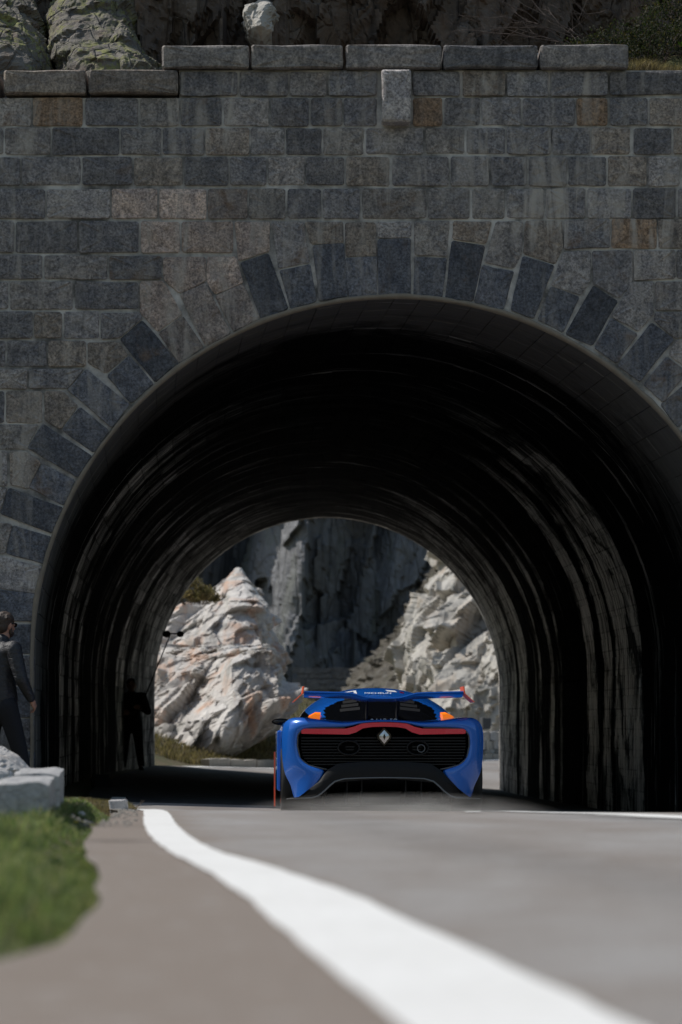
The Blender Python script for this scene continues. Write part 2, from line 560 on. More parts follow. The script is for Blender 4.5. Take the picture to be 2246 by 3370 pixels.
ry = np.concatenate([np.arange(-78, -2, 3.0), np.arange(-2, 31, 0.25), np.arange(31, 60, 0.5), np.arange(60, 140, 1.0)])
rt = np.linspace(0, 1, 25)
RY, RT = np.meshgrid(ry, rt, indexing='ij')
EL = edge_l(ry) + 0.012 * vnoise(np.stack([ry * 3.1, ry * 0, ry * 0], 1), 8) + 0.02 * vnoise(np.stack([ry * 0.9, ry * 0, ry * 0], 1), 9)
RX = EL[:, None] * (1 - RT) + edge_r(ry)[:, None] * RT
V, F = grid_mesh(RX, RY, road_z(RX, RY))
road = setp(mesh_obj('road', V, F, M['asphalt'], smooth=True), kind='structure')
_ul = road.data.uv_layers.new(name='UVMap')
_ix = np.empty(len(road.data.loops), dtype=np.int64); road.data.loops.foreach_get('vertex_index', _ix)
_ul.data.foreach_set('uv', np.stack([V[:, 0] - DI(_XL, V[:, 1]), V[:, 1]], 1)[_ix].ravel())
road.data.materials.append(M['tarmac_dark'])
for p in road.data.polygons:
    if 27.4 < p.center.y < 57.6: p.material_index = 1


def line_strip(name, ys, xc, width, mat, lift=0.005, jit=0.008, seed=0, cols=3):
    ys = np.asarray(ys, float); xc = np.asarray(xc, float)
    e = np.stack([ys * 4.0, ys * 0, ys * 0], 1)
    wl = np.asarray(width) / 2 + jit * fbm(e, 3, seed); wr = np.asarray(width) / 2 + jit * fbm(e, 3, seed + 50)
    t = np.linspace(0, 1, cols)
    X = (xc - wl)[:, None] * (1 - t) + (xc + wr)[:, None] * t
    Y = np.repeat(ys[:, None], cols, 1)
    V, F = grid_mesh(X, Y, road_z(X, Y) + lift)
    return mesh_obj(name, V, F, mat, road, smooth=True)


ys = np.concatenate([np.arange(-40, 0, 1.0), np.arange(0, 30, 0.08)])
line_strip('edge_line', ys, DI(_XL, ys), np.interp(ys, [0, 4, 6.5, 8, 9.2, 12, 18, 30], [.28, .275, .235, .182, .150, .145, .14, .15]), M['paint'], jit=0.008, seed=21)
ys = np.arange(57.8, 118, 0.5)
line_strip('edge_line', ys, DI(_XL, ys), 0.34, M['paint'], 0.012, 0.02, 31)
cpts = np.array([(9, 2.55), (12, 2.2), (14, 1.90), (15.4, 1.62), (16.4, 1.34), (17.2, 1.16), (18.5, 1.0)])
ys = np.arange(9, 18.4, 0.08)
line_strip('centre_line', ys, np.interp(ys, cpts[:, 0], cpts[:, 1]), np.interp(ys, [9, 14, 16, 18], [.30, .30, .26, .2]), M['paint'], seed=41)
ys = np.arange(12.0, 15.3, 0.08)
line_strip('centre_line', ys, np.interp(ys, [12, 14, 15.3], [1.95, 1.72, 1.36]), np.interp(ys, [12, 14.5, 15.3], [.12, .12, .02]), M['paint'], 0.007, seed=43)
ys = np.arange(17.0, 17.5, 0.06)
line_strip('centre_line', ys, 0.80 + ys * 0, 0.10, M['paint'], seed=47)
M['tar'] = plain('crack_filler', (0.035, 0.033, 0.032), 0.8, 0, 30, 0.3)
for (x0, y0, x1, y1, w) in [(-1.28, 12.2, -0.77, 12.35, .02), (-0.98, 9.95, -0.62, 10.1, .028), (-1.35, 15.6, -1.15, 15.62, .02), (0.9, 14.2, 1.75, 15.0, .03), (1.2, 13.9, 1.9, 14.6, .025)]:
    n = 24
    tx = np.linspace(0, 1, n)
    cx = x0 + (x1 - x0) * tx; cy = y0 + (y1 - y0) * tx + 0.05 * fbm(np.stack([tx * 6, tx * 0, tx * 0], 1), 3, int(y0 * 10))
    ww = w * np.sin(np.pi * np.clip(tx, .03, .97)) + 0.004
    X = np.stack([cx, cx], 1); Y = np.stack([cy - ww, cy + ww], 1)
    V, F = grid_mesh(X, Y, road_z(X, Y) + 0.003)
    mesh_obj('crack', V, F, M['tar'], road)

# ------------------------------------------------------------------ tunnel
RAD = 3.50
Y0, Y1 = 27.5, 57.65
HL = 2.05


def axis(y):
    t = (np.asarray(y, float) - Y0) / (Y1 - Y0)
    return 0.523 - 0.812 * t - 0.34 * 4 * t * (1 - t), ZC + 0.676 + 0.124 * t


SL = 2 * HL + math.pi * RAD


def vault(s, y, off=0.0):
    """point on the lining: s along the arch from the left foot, off = inwards"""
    s = np.asarray(s, float); y = np.asarray(y, float)
    ax, az = axis(y)
    r = RAD - off
    a = math.pi - (s - HL) / RAD
    x = np.where(s < HL, -r, np.where(s > SL - HL, r, r * np.cos(a)))
    z = np.where(s < HL, s - HL, np.where(s > SL - HL, SL - HL - s, r * np.sin(a)))
    return np.stack([ax + x, y, az + z], -1)


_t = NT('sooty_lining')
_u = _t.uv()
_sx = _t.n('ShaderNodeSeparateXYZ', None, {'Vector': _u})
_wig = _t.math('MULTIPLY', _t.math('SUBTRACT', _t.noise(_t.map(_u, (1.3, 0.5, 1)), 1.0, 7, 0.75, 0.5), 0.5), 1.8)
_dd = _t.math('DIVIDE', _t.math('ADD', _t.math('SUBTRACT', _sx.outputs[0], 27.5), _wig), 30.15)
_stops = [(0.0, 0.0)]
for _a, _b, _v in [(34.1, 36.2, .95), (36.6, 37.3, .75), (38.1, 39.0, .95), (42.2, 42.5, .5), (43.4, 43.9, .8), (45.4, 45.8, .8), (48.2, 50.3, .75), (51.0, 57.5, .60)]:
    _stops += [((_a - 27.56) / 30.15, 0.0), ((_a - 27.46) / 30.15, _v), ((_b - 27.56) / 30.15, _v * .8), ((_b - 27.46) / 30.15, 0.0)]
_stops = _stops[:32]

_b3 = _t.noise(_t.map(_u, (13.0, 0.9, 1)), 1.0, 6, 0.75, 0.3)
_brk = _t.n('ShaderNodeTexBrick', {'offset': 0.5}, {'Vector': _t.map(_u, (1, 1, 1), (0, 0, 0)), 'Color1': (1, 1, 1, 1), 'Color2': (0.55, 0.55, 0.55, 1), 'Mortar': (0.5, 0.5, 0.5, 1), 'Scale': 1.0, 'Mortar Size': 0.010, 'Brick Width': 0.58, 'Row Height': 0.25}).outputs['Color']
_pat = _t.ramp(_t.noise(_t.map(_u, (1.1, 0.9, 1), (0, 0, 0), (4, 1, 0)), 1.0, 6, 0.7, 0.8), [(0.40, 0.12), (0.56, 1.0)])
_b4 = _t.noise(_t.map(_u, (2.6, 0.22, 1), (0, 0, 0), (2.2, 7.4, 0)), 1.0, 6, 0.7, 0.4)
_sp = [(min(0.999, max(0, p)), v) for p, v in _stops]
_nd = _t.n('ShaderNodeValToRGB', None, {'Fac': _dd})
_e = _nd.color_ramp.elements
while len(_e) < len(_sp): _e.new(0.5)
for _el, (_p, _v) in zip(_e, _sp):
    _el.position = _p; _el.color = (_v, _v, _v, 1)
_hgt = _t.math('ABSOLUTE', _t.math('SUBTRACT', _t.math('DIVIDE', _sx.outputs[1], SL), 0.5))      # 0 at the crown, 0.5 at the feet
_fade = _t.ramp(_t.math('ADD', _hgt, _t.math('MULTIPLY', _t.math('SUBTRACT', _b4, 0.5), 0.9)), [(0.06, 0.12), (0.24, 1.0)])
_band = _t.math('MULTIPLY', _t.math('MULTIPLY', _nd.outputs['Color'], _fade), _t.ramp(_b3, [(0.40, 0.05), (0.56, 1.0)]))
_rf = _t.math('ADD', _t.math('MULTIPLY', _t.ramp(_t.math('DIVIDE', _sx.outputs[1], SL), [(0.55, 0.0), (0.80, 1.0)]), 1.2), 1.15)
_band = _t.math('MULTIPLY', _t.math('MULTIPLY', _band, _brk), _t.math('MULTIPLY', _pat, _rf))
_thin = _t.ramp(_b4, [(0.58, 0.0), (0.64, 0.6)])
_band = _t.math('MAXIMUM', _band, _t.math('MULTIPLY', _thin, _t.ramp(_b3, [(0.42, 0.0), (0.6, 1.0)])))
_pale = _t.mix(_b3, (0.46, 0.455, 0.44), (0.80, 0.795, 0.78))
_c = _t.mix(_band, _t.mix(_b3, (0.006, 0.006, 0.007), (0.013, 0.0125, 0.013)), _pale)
# first metres behind the portal: skylight reaching in, painted as paler concrete
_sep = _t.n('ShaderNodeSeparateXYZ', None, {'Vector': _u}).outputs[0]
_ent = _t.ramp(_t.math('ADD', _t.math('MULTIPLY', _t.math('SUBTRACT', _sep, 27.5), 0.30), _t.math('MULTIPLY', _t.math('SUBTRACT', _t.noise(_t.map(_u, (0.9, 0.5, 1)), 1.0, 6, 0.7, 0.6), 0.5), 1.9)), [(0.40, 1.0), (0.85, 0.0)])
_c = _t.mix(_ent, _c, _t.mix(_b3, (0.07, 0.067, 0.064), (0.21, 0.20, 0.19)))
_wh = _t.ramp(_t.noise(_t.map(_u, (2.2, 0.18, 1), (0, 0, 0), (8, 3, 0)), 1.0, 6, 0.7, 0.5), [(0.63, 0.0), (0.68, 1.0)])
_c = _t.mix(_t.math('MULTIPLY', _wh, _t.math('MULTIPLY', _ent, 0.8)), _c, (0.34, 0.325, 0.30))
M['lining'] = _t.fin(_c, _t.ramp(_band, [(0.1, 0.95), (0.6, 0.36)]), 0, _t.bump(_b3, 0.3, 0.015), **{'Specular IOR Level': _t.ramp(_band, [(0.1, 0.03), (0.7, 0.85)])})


def vault_mesh(name, s, y, off, mat, parent, kind=None):
    S, Yg = np.meshgrid(s, y, indexing='ij')
    P = vault(S, Yg, off)
    n, m = S.shape
    V = P.reshape(-1, 3)
    i = np.arange(n * m).reshape(n, m)
    F = np.stack([i[:-1, :-1].ravel(), i[:-1, 1:].ravel(), i[1:, 1:].ravel(), i[1:, :-1].ravel()], 1)
    o = mesh_obj(name, V, F, mat, parent, smooth=True)
    return o, S.ravel(), Yg.ravel()


def set_uv(o, uu, vv):
    me = o.data
    l = me.uv_layers.new(name='UVMap')
    idx = np.empty(len(me.loops), dtype=np.int64)
    me.loops.foreach_get('vertex_index', idx)
    uvs = np.stack([uu[idx], vv[idx]], 1).ravel()
    l.data.foreach_set('uv', uvs)


tunnel = thing('tunnel_vault', 'sooty curved tunnel vault with pale lime streaks behind the stone portal', 'tunnel')
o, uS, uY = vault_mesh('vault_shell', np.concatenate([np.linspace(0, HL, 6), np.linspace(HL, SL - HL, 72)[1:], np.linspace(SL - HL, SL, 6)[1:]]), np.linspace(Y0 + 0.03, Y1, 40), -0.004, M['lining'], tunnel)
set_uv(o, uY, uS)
# lining blocks, slightly proud of the joints, in courses along the tunnel
vs = []; fs = []; us = []; ws = []
ns = 60
for a in range(ns):
    s0 = SL * a / ns; s1 = SL * (a + 1) / ns
    y = Y0 + 0.05 - (0.3 if a % 2 else 0.0)
    while y < Y1 - 0.2:
        L = random.uniform(0.45, 0.75)
        ya = max(y, Y0 + 0.05) + 0.005; yb = min(y + L, Y1) - 0.005
        y += L
        if yb - ya < 0.08: continue
        off = random.uniform(0.0, 0.008)
        g = 0.002
        n0 = len(vs)
        for (q, o2) in ((0, -0.006), (1, off)):
            e = 0.003 * q
            for (ss_, yy) in ((s0 + g + e, ya + e), (s0 + g + e, yb - e), (s1 - g - e, yb - e), (s1 - g - e, ya + e)):
                p = vault(ss_, yy, o2)
                vs.append((float(p[0]), float(p[1]), float(p[2]))); us.append(yy); ws.append(ss_)
        fs += [[n0 + 4, n0 + 5, n0 + 6, n0 + 7]] + [[n0 + k, n0 + (k + 1) % 4, n0 + 4 + (k + 1) % 4, n0 + 4 + k] for k in range(4)]
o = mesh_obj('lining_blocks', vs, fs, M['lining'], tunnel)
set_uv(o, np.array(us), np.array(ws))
setp(o, kind='stuff')
# plain wall round the far mouth of the tunnel
def arch_wall(name, y, thick, xmin, xmax, ztop, zbot, rr, mat, parent):
    ax, az = axis(np.clip(y, Y0, Y1)); ax = float(ax); az = float(az)
    inner = []; outer = []
    for k in range(7):
        z = zbot + (az - zbot) * k / 7
        inner.append((ax - rr, z)); outer.append((xmin, z))
    angs = list(np.linspace(math.pi, 0, 61))
    cl = math.atan2(ztop - az, xmin - ax); cr = math.atan2(ztop - az, xmax - ax)
    angs = sorted(angs + [cl, cr], reverse=True)
    for a in angs:
        c, s = math.cos(a), math.sin(a)
        inner.append((ax + rr * c, az + rr * s))
        t = 1e9
        if c < -1e-9: t = min(t, (xmin - ax) / c)
        if c > 1e-9: t = min(t, (xmax - ax) / c)
        if s > 1e-9: t = min(t, (ztop - az) / s)
        outer.append((ax + t * c, az + t * s))
    for k in range(7):
        z = az + (zbot - az) * (k + 1) / 7
        inner.append((ax + rr, z)); outer.append((xmax, z))
    n = len(inner)
    V = [(x, y, z) for x, z in inner] + [(x, y, z) for x, z in outer] + [(x, y + thick, z) for x, z in inner] + [(x, y + thick, z) for x, z in outer]
    F = []
    for k in range(n - 1):
        F += [[k, k + 1, n + k + 1, n + k], [2 * n + k, 3 * n + k, 3 * n + k + 1, 2 * n + k + 1],
              [k, 2 * n + k, 2 * n + k + 1, k + 1], [n + k, n + k + 1, 3 * n + k + 1, 3 * n + k]]
    return mesh_obj(name, V, F, mat, parent)


arch_wall('far_mouth_wall', Y1, 0.5, -9, 9, 8.2, -1.6, RAD + 0.02, M['mortar'], tunnel)

# ------------------------------------------------------------------ stone portal
PW = 340.4


def PX(dx): return (dx * K - 1123) / PW
def PZ(dy): return ZC + (2400 - dy * K) / PW


ploc = (0.52, 27.5, -0.5)
portal = thing('tunnel_portal', 'grey coursed stone portal wall with dark arch stones round the tunnel mouth', 'portal', ploc)
arch_wall('mortar_bed', 27.525, 0.45, PX(-560), PX(2140), PZ(224), -1.4, RAD + 0.03, M['mortar'], None)
mb = bpy.data.objects['mortar_bed']
for v in mb.data.vertices:
    v.co.x -= ploc[0]; v.co.y -= ploc[1]; v.co.z -= ploc[2]
mb.parent = portal
MB().box(((PX(412) + PX(2140)) / 2, 27.76, (PZ(224) + PZ(160)) / 2 + .002), (PX(2140) - PX(412), 0.44, PZ(160) - PZ(224))).build('mortar_bed', M['mortar'], portal, offset=ploc)


def stone_geo(poly, proud, depth=0.06, jit=0.005, inset=0.007, rough=0.008, ybase=27.525, cham=0.006):
    """poly: drawing-unit corners, clockwise or not; returns a rough-hewn stone"""
    pts = [(PX(a), PZ(b)) for a, b in poly]
    area = sum(pts[i][0] * pts[(i + 1) % len(pts)][1] - pts[(i + 1) % len(pts)][0] * pts[i][1] for i in range(len(pts)))
    if area > 0: pts = pts[::-1]
    out = []
    for i, (x, z) in enumerate(pts):
        x2, z2 = pts[(i + 1) % len(pts)]
        # small rounded corner
        xp, zp = pts[i - 1]
        L1 = math.hypot(x - xp, z - zp); L2 = math.hypot(x2 - x, z2 - z)
        r = min(0.016, L1 * .2, L2 * .2)
        out.append((x + (xp - x) / L1 * r, z + (zp - z) / L1 * r))
        out.append((x + (x2 - x) / L2 * r, z + (z2 - z) / L2 * r))
        k = 2 if L2 > 0.14 else 1
        for q in range(1, k + 1):
            t = q / (k + 1)
            out.append((x + (x2 - x) * t + random.uniform(-jit, jit), z + (z2 - z) * t + random.uniform(-jit, jit)))
    cx = sum(p[0] for p in out) / len(out); cz = sum(p[1] for p in out) / len(out)
    n = len(out)

    def ring(d, y, jy=0.0):
        r = []
        for (x, z) in out:
            L = math.hypot(cx - x, cz - z)
            f = min(d / L, 0.8)
            r.append((x + (cx - x) * f, y + random.uniform(-jy, jy), z + (cz - z) * f))
        return r
    yf = ybase - proud
    V = ring(0, ybase + depth) + ring(0, yf + cham, .002) + ring(inset, yf + 0.002, .002) + ring(0.055, yf - 0.002, rough)
    V.append((cx, yf - random.uniform(0, 0.008), cz))
    F = []
    for q in range(3):
        for i in range(n):
            j = (i + 1) % n
            F.append([q * n + i, q * n + j, (q + 1) * n + j, (q + 1) * n + i])
    for i in range(n):
        F.append([3 * n + i, 3 * n + (i + 1) % n, 4 * n])
    return V, F


GREYS = [(0.24, 0.235, 0.228), (0.195, 0.192, 0.19), (0.26, 0.248, 0.232), (0.175, 0.175, 0.176), (0.225, 0.215, 0.198), (0.285, 0.275, 0.262), (0.205, 0.206, 0.208)]
TYPES = {'g': None, 's': (0.112, 0.121, 0.136), 'S': (0.080, 0.088, 0.102), 'T': (0.21, 0.185, 0.165), 't': (0.40, 0.33, 0.28), 'r': (0.23, 0.165, 0.11), 'd': (0.155, 0.155, 0.158), 'b': (0.235, 0.21, 0.178), 'p': (0.33, 0.32, 0.31)}


def tcol(k):
    c = TYPES[k] or random.choice(GREYS)
    f = random.uniform(0.76, 1.22)
    return (c[0] * f, c[1] * f, c[2] * f, 1)


def add_stone(poly, typ='g', name='stone', proud=None, **kw):
    V, F = stone_geo(poly, proud if proud is not None else random.uniform(0.010, 0.023), **kw)
    return mesh_obj(name, V, F, M['coping'] if name == 'coping_stone' else M['stone'], portal, False, tcol(typ), offset=ploc)


def course(y0, y1, spans, types='', **kw):
    for i, (a, b) in enumerate(spans):
        t = types[i] if i < len(types) else 'g'
        j = lambda: random.uniform(-1.2, 1.2)
        add_stone([(a + .6, y0 + j() + .4), (b - .6, y0 + j() + .4), (b - .6, y1 + j() - .4), (a + .6, y1 + j() - .4)], t, **kw)


def grow(P, q=1.8):
    cx_ = sum(a for a, b in P) / len(P); cy_ = sum(b for a, b in P) / len(P)
    return [(a + q * (1 if a > cx_ else -1) * abs(a - cx_) / math.hypot(a - cx_, b - cy_), b + q * (1 if b > cy_ else -1) * abs(b - cy_) / math.hypot(a - cx_, b - cy_)) for a, b in P]


H = lambda off, L: [(off + a / 2, off + b / 2) for a, b in L]
LZ = lambda L: [(a / 2, b / 2) for a, b in L]
RZ = lambda L: [(784 + a / 2, 784 + b / 2) for a, b in L]
# row 1 (right of the low coping)
course(163, 219, [(414, 546), (551, 662), (666, 751), (755, 866), (949, 1058), (1063, 1161), (1165, 1261), (1265, 1397)], 'dggggbgd', depth=0.4)
add_stone([(1404, 165), (1620, 160), (1620, 213), (1403, 217)], 'd', depth=0.4)
course(224, 289, LZ([(-10, 143), (150, 380), (392, 635), (645, 822), (830, 1020), (1028, 1237), (1243, 1420), (1430, 1574)]), 'grdgggdd')
course(224, 288, RZ([(12, 165), (330, 467), (475, 640), (645, 828), (835, 1075), (1082, 1225), (1237, 1410), (1417, 1640)]), 'drggdrgb')
course(293, 355, LZ([(-30, 16), (22, 232), (239, 549), (555, 742), (748, 939), (945, 1148), (1153, 1310), (1315, 1479), (1486, 1672)]), 'ggdgdbgdg')
course(293, 353, RZ([(115, 378), (388, 569), (577, 755), (762, 965), (971, 1145), (1151, 1330), (1345, 1520), (1527, 1640)]), 'gggdgbdb')
course(360, 425, LZ([(-20, 92), (100, 370), (378, 608), (615, 840), (847, 1050), (1058, 1225), (1232, 1400), (1407, 1583)]), 'dgdbgdgg')
course(359, 427, RZ([(22, 224), (236, 495), (504, 680), (690, 855), (862, 1040), (1044, 1220), (1226, 1405), (1412, 1558)]), 'bggdggbg')
course(433, 502, LZ([(-15, 208), (215, 508), (513, 725), (732, 950), (957, 1138), (1144, 1313), (1322, 1478), (1485, 1655)]), 'dgttTgdd')
course(432, 501, RZ([(97, 393), (400, 592), (603, 752), (763, 932), (943, 1125), (1133, 1335), (1342, 1540), (1549, 1660)]), 'ggggggdd')
Lr = lambda y: 419 + y / 2
course(Lr(177), Lr(322), LZ([(-15, 64), (72, 355), (363, 638), (648, 827), (834, 1072)]), 'gddtt')
course(Lr(334), Lr(444), LZ([(-15, 196), (204, 495), (502, 745)]), 'ggg')
course(Lr(455), Lr(582), LZ([(-15, 38), (46, 335), (344, 636)]), 'ggd')
course(Lr(592), Lr(716), LZ([(-15, 150), (157, 285), (293, 456)]), 'gbg')
course(Lr(726), Lr(846), LZ([(-15, 26), (33, 215), (222, 396)]), 'ggb')
course(Lr(856), Lr(950), LZ([(-15, 126)]), 'g')
z3 = lambda P: [(a / 2, 419 + b / 2) for a, b in P]
z4 = lambda P: [(784 + a / 2, 419 + b / 2) for a, b in P]
z5 = lambda P: [(a * .3117, 837.8 + b * .3117) for a, b in P]
for typ, P in [
    ('t', z3([(1080, 180), (1240, 180), (1238, 314), (1096, 358)])), ('g', z3([(1248, 180), (1394, 182), (1424, 366), (1281, 394)])),
    ('b', z3([(1402, 180), (1576, 180), (1578, 276), (1430, 280)])), ('t', z3([(752, 345), (943, 342), (944, 453), (826, 508), (756, 446)])),
    ('t', z3([(953, 342), (1084, 342), (1118, 458), (990, 512), (952, 453)])), ('t', z3([(645, 456), (749, 452), (838, 604), (726, 684), (645, 597)])),
    ('g', z3([(464, 600), (640, 598), (650, 628), (552, 710), (466, 719)])), ('b', z3([(404, 735), (544, 732), (588, 791), (487, 876), (404, 828)])),
    ('g', z3([(134, 857), (384, 855), (312, 944), (134, 945)])),
    ('b', z4([(20, 185), (157, 183), (164, 334), (24, 341)])), ('g', z4([(166, 182), (324, 180), (321, 249), (171, 254)])),
    ('g', z4([(338, 180), (499, 177), (485, 337), (340, 331)])), ('b', z4([(516, 178), (692, 178), (665, 280), (513, 258)])),
    ('g', z4([(714, 180), (837, 180), (829, 330), (796, 393), (660, 364)])), ('b', z4([(846, 178), (1014, 173), (1020, 290), (985, 374), (839, 326)])),
    ('g', z4([(1028, 174), (1235, 167), (1237, 299), (1028, 305)])), ('r', z4([(1247, 167), (1450, 169), (1449, 302), (1245, 299)])),
    ('b', z4([(1460, 169), (1660, 166), (1660, 300), (1462, 300)])), ('g', z4([(1026, 318), (1147, 315), (1144, 454), (1100, 517), (966, 470)])),
    ('d', z4([(1156, 315), (1339, 313), (1339, 454), (1280, 528), (1162, 464)])), ('g', z4([(1350, 313), (1535, 310), (1537, 440), (1348, 448)])),
    ('g', z4([(1545, 310), (1740, 306), (1740, 440), (1546, 440)])), ('g', z4([(1336, 458), (1437, 456), (1437, 600), (1366, 683), (1247, 614)])),
    ('g', z4([(1447, 456), (1700, 453), (1700, 586), (1447, 585)])), ('g', z4([(1446, 596), (1600, 597), (1690, 700), (1536, 713), (1441, 634)])),
    ('g', z4([(1546, 722), (1700, 712), (1700, 850), (1600, 858), (1508, 790)])),
    ('b', z5([(48, 197), (308, 196), (310, 424), (48, 425)])), ('g', z5([(-50, 197), (30, 197), (28, 425), (-50, 425)])),
    ('b', z5([(330, 197), (463, 197), (573, 302), (446, 473), (330, 404)])), ('g', z5([(-50, 440), (284, 440), (200, 620), (-50, 624)])),
    ('g', z5([(-50, 640), (53, 640), (53, 890), (-50, 890)])), ('b', z5([(73, 642), (200, 641), (299, 720), (206, 914), (76, 880)])),
    ('g', z5([(-60, 905), (52, 906), (-4, 1090), (-60, 1100)])), ('g', z5([(-60, 1150), (91, 1178), (36, 1390), (-60, 1385)])),
]:
    add_stone(grow(P, 1.2), typ)
VS = [('s', z4([(22, 350), (164, 344), (162, 514), (38, 527)])), ('S', z4([(171, 264), (319, 259), (318, 518), (175, 514)])),
      ('s', z4([(340, 347), (484, 350), (463, 527), (336, 522)])), ('S', z4([(511, 270), (661, 293), (606, 542), (481, 528)])),
      ('s', z4([(651, 382), (793, 409), (746, 582), (614, 548)])), ('S', z4([(836, 341), (979, 384), (886, 622), (782, 583)])),
      ('s', z4([(966, 480), (1094, 527), (1021, 687), (907, 629)])), ('S', z4([(1161, 475), (1271, 547), (1156, 747), (1034, 694)])),
      ('s', z4([(1242, 625), (1361, 699), (1266, 827), (1167, 758)])), ('S', z4([(1426, 646), (1529, 722), (1376, 912), (1275, 838)])),
      ('s', z4([(1497, 803), (1592, 872), (1482, 1007), (1393, 928)])),
      ('S', z3([(1440, 292), (1580, 282), (1598, 520), (1467, 542)])), ('s', z3([(1287, 406), (1425, 378), (1454, 543), (1337, 577)])),
      ('S', z3([(1107, 372), (1234, 328), (1324, 577), (1202, 627)])), ('T', z3([(992, 524), (1118, 468), (1193, 623), (1074, 682)])),
      ('T', z3([(830, 517), (944, 463), (1061, 688), (947, 752)])), ('T', z3([(732, 692), (840, 615), (933, 753), (826, 831)])),
      ('S', z3([(555, 722), (655, 636), (820, 828), (713, 916)])), ('s', z3([(495, 890), (594, 799), (703, 924), (602, 1012)])),
      ('s', z5([(503, 187), (640, 36), (950, 290), (824, 460)])), ('s', z5([(463, 480), (592, 315), (801, 486), (689, 644)])),
      ('s', z5([(209, 613), (322, 440), (675, 672), (570, 828)])), ('s', z5([(215, 903), (312, 735), (550, 852), (468, 1034)])),
      ('s', z5([(8, 1098), (73, 910), (460, 1052), (379, 1239)])), ('s', z5([(50, 1388), (98, 1186), (376, 1272), (320, 1464)])),
      ('p', z5([(-130, 1630), (-95, 1385), (312, 1492), (276, 1684)])), ('s', z5([(-60, 1650), (270, 1694), (250, 1890), (-60, 1880)]))]
nv = len(VS)
VS = [(t_, grow(P, 2.4)) for t_, P in VS]
for typ, P in VS:
    add_stone(P, typ, 'voussoir')
for typ, P in VS[19:]:                                  # the same ring continues past the right edge of the picture
    add_stone([(1816 - a, b) for a, b in P], typ, 'voussoir')
for sgn in (0, 1):
    for k, (a, b) in enumerate([(1434, 1502), (1506, 1574), (1578, 1648), (1652, 1722), (1726, 1800), (1804, 1880)]):
        w = 76 + (3 if k else 0)
        P = [(-110 + 30 * (k % 2), a), (w, a), (w - 2, b), (-110 + 30 * (k % 2), b)]
        if sgn: P = [(1816 - x, y) for x, y in P]
        add_stone(P, 'd' if k % 2 else 's', 'stone')
# copings and the projecting block
for (a, b) in [(373, 573), (578, 788), (795, 1014), (1019, 1235), (1241, 1443)]:
    add_stone([(a, 106 + random.uniform(-1, 1)), (b, 106 + random.uniform(-1, 1)), (b, 158), (a, 159)], 'g', 'coping_stone', 0.085, depth=0.5, jit=0.008, inset=0.020, cham=0.022)
for (a, b) in [(-215, -2), (10, 198), (205, 409)]:
    add_stone([(a, 163), (b, 163), (b, 217), (a, 217)], 'b', 'coping_stone', 0.075, depth=0.5, jit=0.008, inset=0.020, cham=0.022)
add_stone([(876, 168), (944, 168), (943, 288), (877, 287)], 'p', 'projecting_block', 0.20, depth=0.3, jit=0.005, inset=0.02, cham=0.022)
# masonry outside the picture
V_ = []; F_ = []
y = 224
row = 0
while y < 1850:
    for side in (0, 1):
        x = -560.0 if side == 0 else 1650.0
        end = -22.0 if side == 0 else 2130.0
        while x < end - 40:
            w = min(random.uniform(85, 145), end - x)
            P = [(x + 2, y + 2), (x + w - 2, y + 2), (x + w - 2, y + 68), (x + 2, y + 68)]
            if y < 1515: ok = min(math.hypot(a - 908, b - 1515) for a, b in P) > 1012
            else: ok = all(abs(a - 908) > 1025 for a, b in P)
            if side == 1 and y < 760: ok = ok and x > (1648 if y > 430 else 1655)
            if ok:
                v, f = stone_geo(P, random.uniform(0.02, 0.034))
                n = len(V_); V_ += v; F_ += [[i + n for i in q] for q in f]
            x += w
    y += 70
o = mesh_obj('outer_masonry', V_, F_, M['stone'], portal, False, (0.19, 0.185, 0.18, 1), offset=ploc)
setp(o, kind='stuff')
# plaster lip round the arch edge
n = 260
rng = np.linspace(-0.35, math.pi + 0.35, n)
vv = []
ax0, az0 = [float(q) for q in axis(Y0)]
wob = fbm(np.stack([rng * 9, rng * 0, rng * 0], 1), 4, 77)
wob2 = fbm(np.stack([rng * 30, rng * 0, rng * 0], 1), 3, 78)
path = []
ss_arr = np.linspace(0.0, SL, n)
for k, s in enumerate(ss_arr):
    r0 = 0.028 + 0.022 * max(0, wob[k] + .15) + 0.010 * wob2[k]
    r0 = max(0.012, r0)
    pi_ = vault(s, Y0 + 0.06, 0.010)
    pi2 = vault(s, Y0 + 0.0, 0.004 + 0.003 * wob2[k])
    po = vault(s, Y0 - 0.004, -r0)
    po2 = vault(s, Y0 + 0.04, -r0 - 0.004)
    for p in (pi_, pi2, po, po2): vv.append((float(p[0]), float(p[1]), float(p[2])))
ff = []
for k in range(n - 1):
    for q in range(3):
        a = k * 4 + q
        ff.append([a, a + 4, a + 5, a + 1])
mesh_obj('arch_lip', vv, ff, M['rim'], portal, True, offset=ploc)
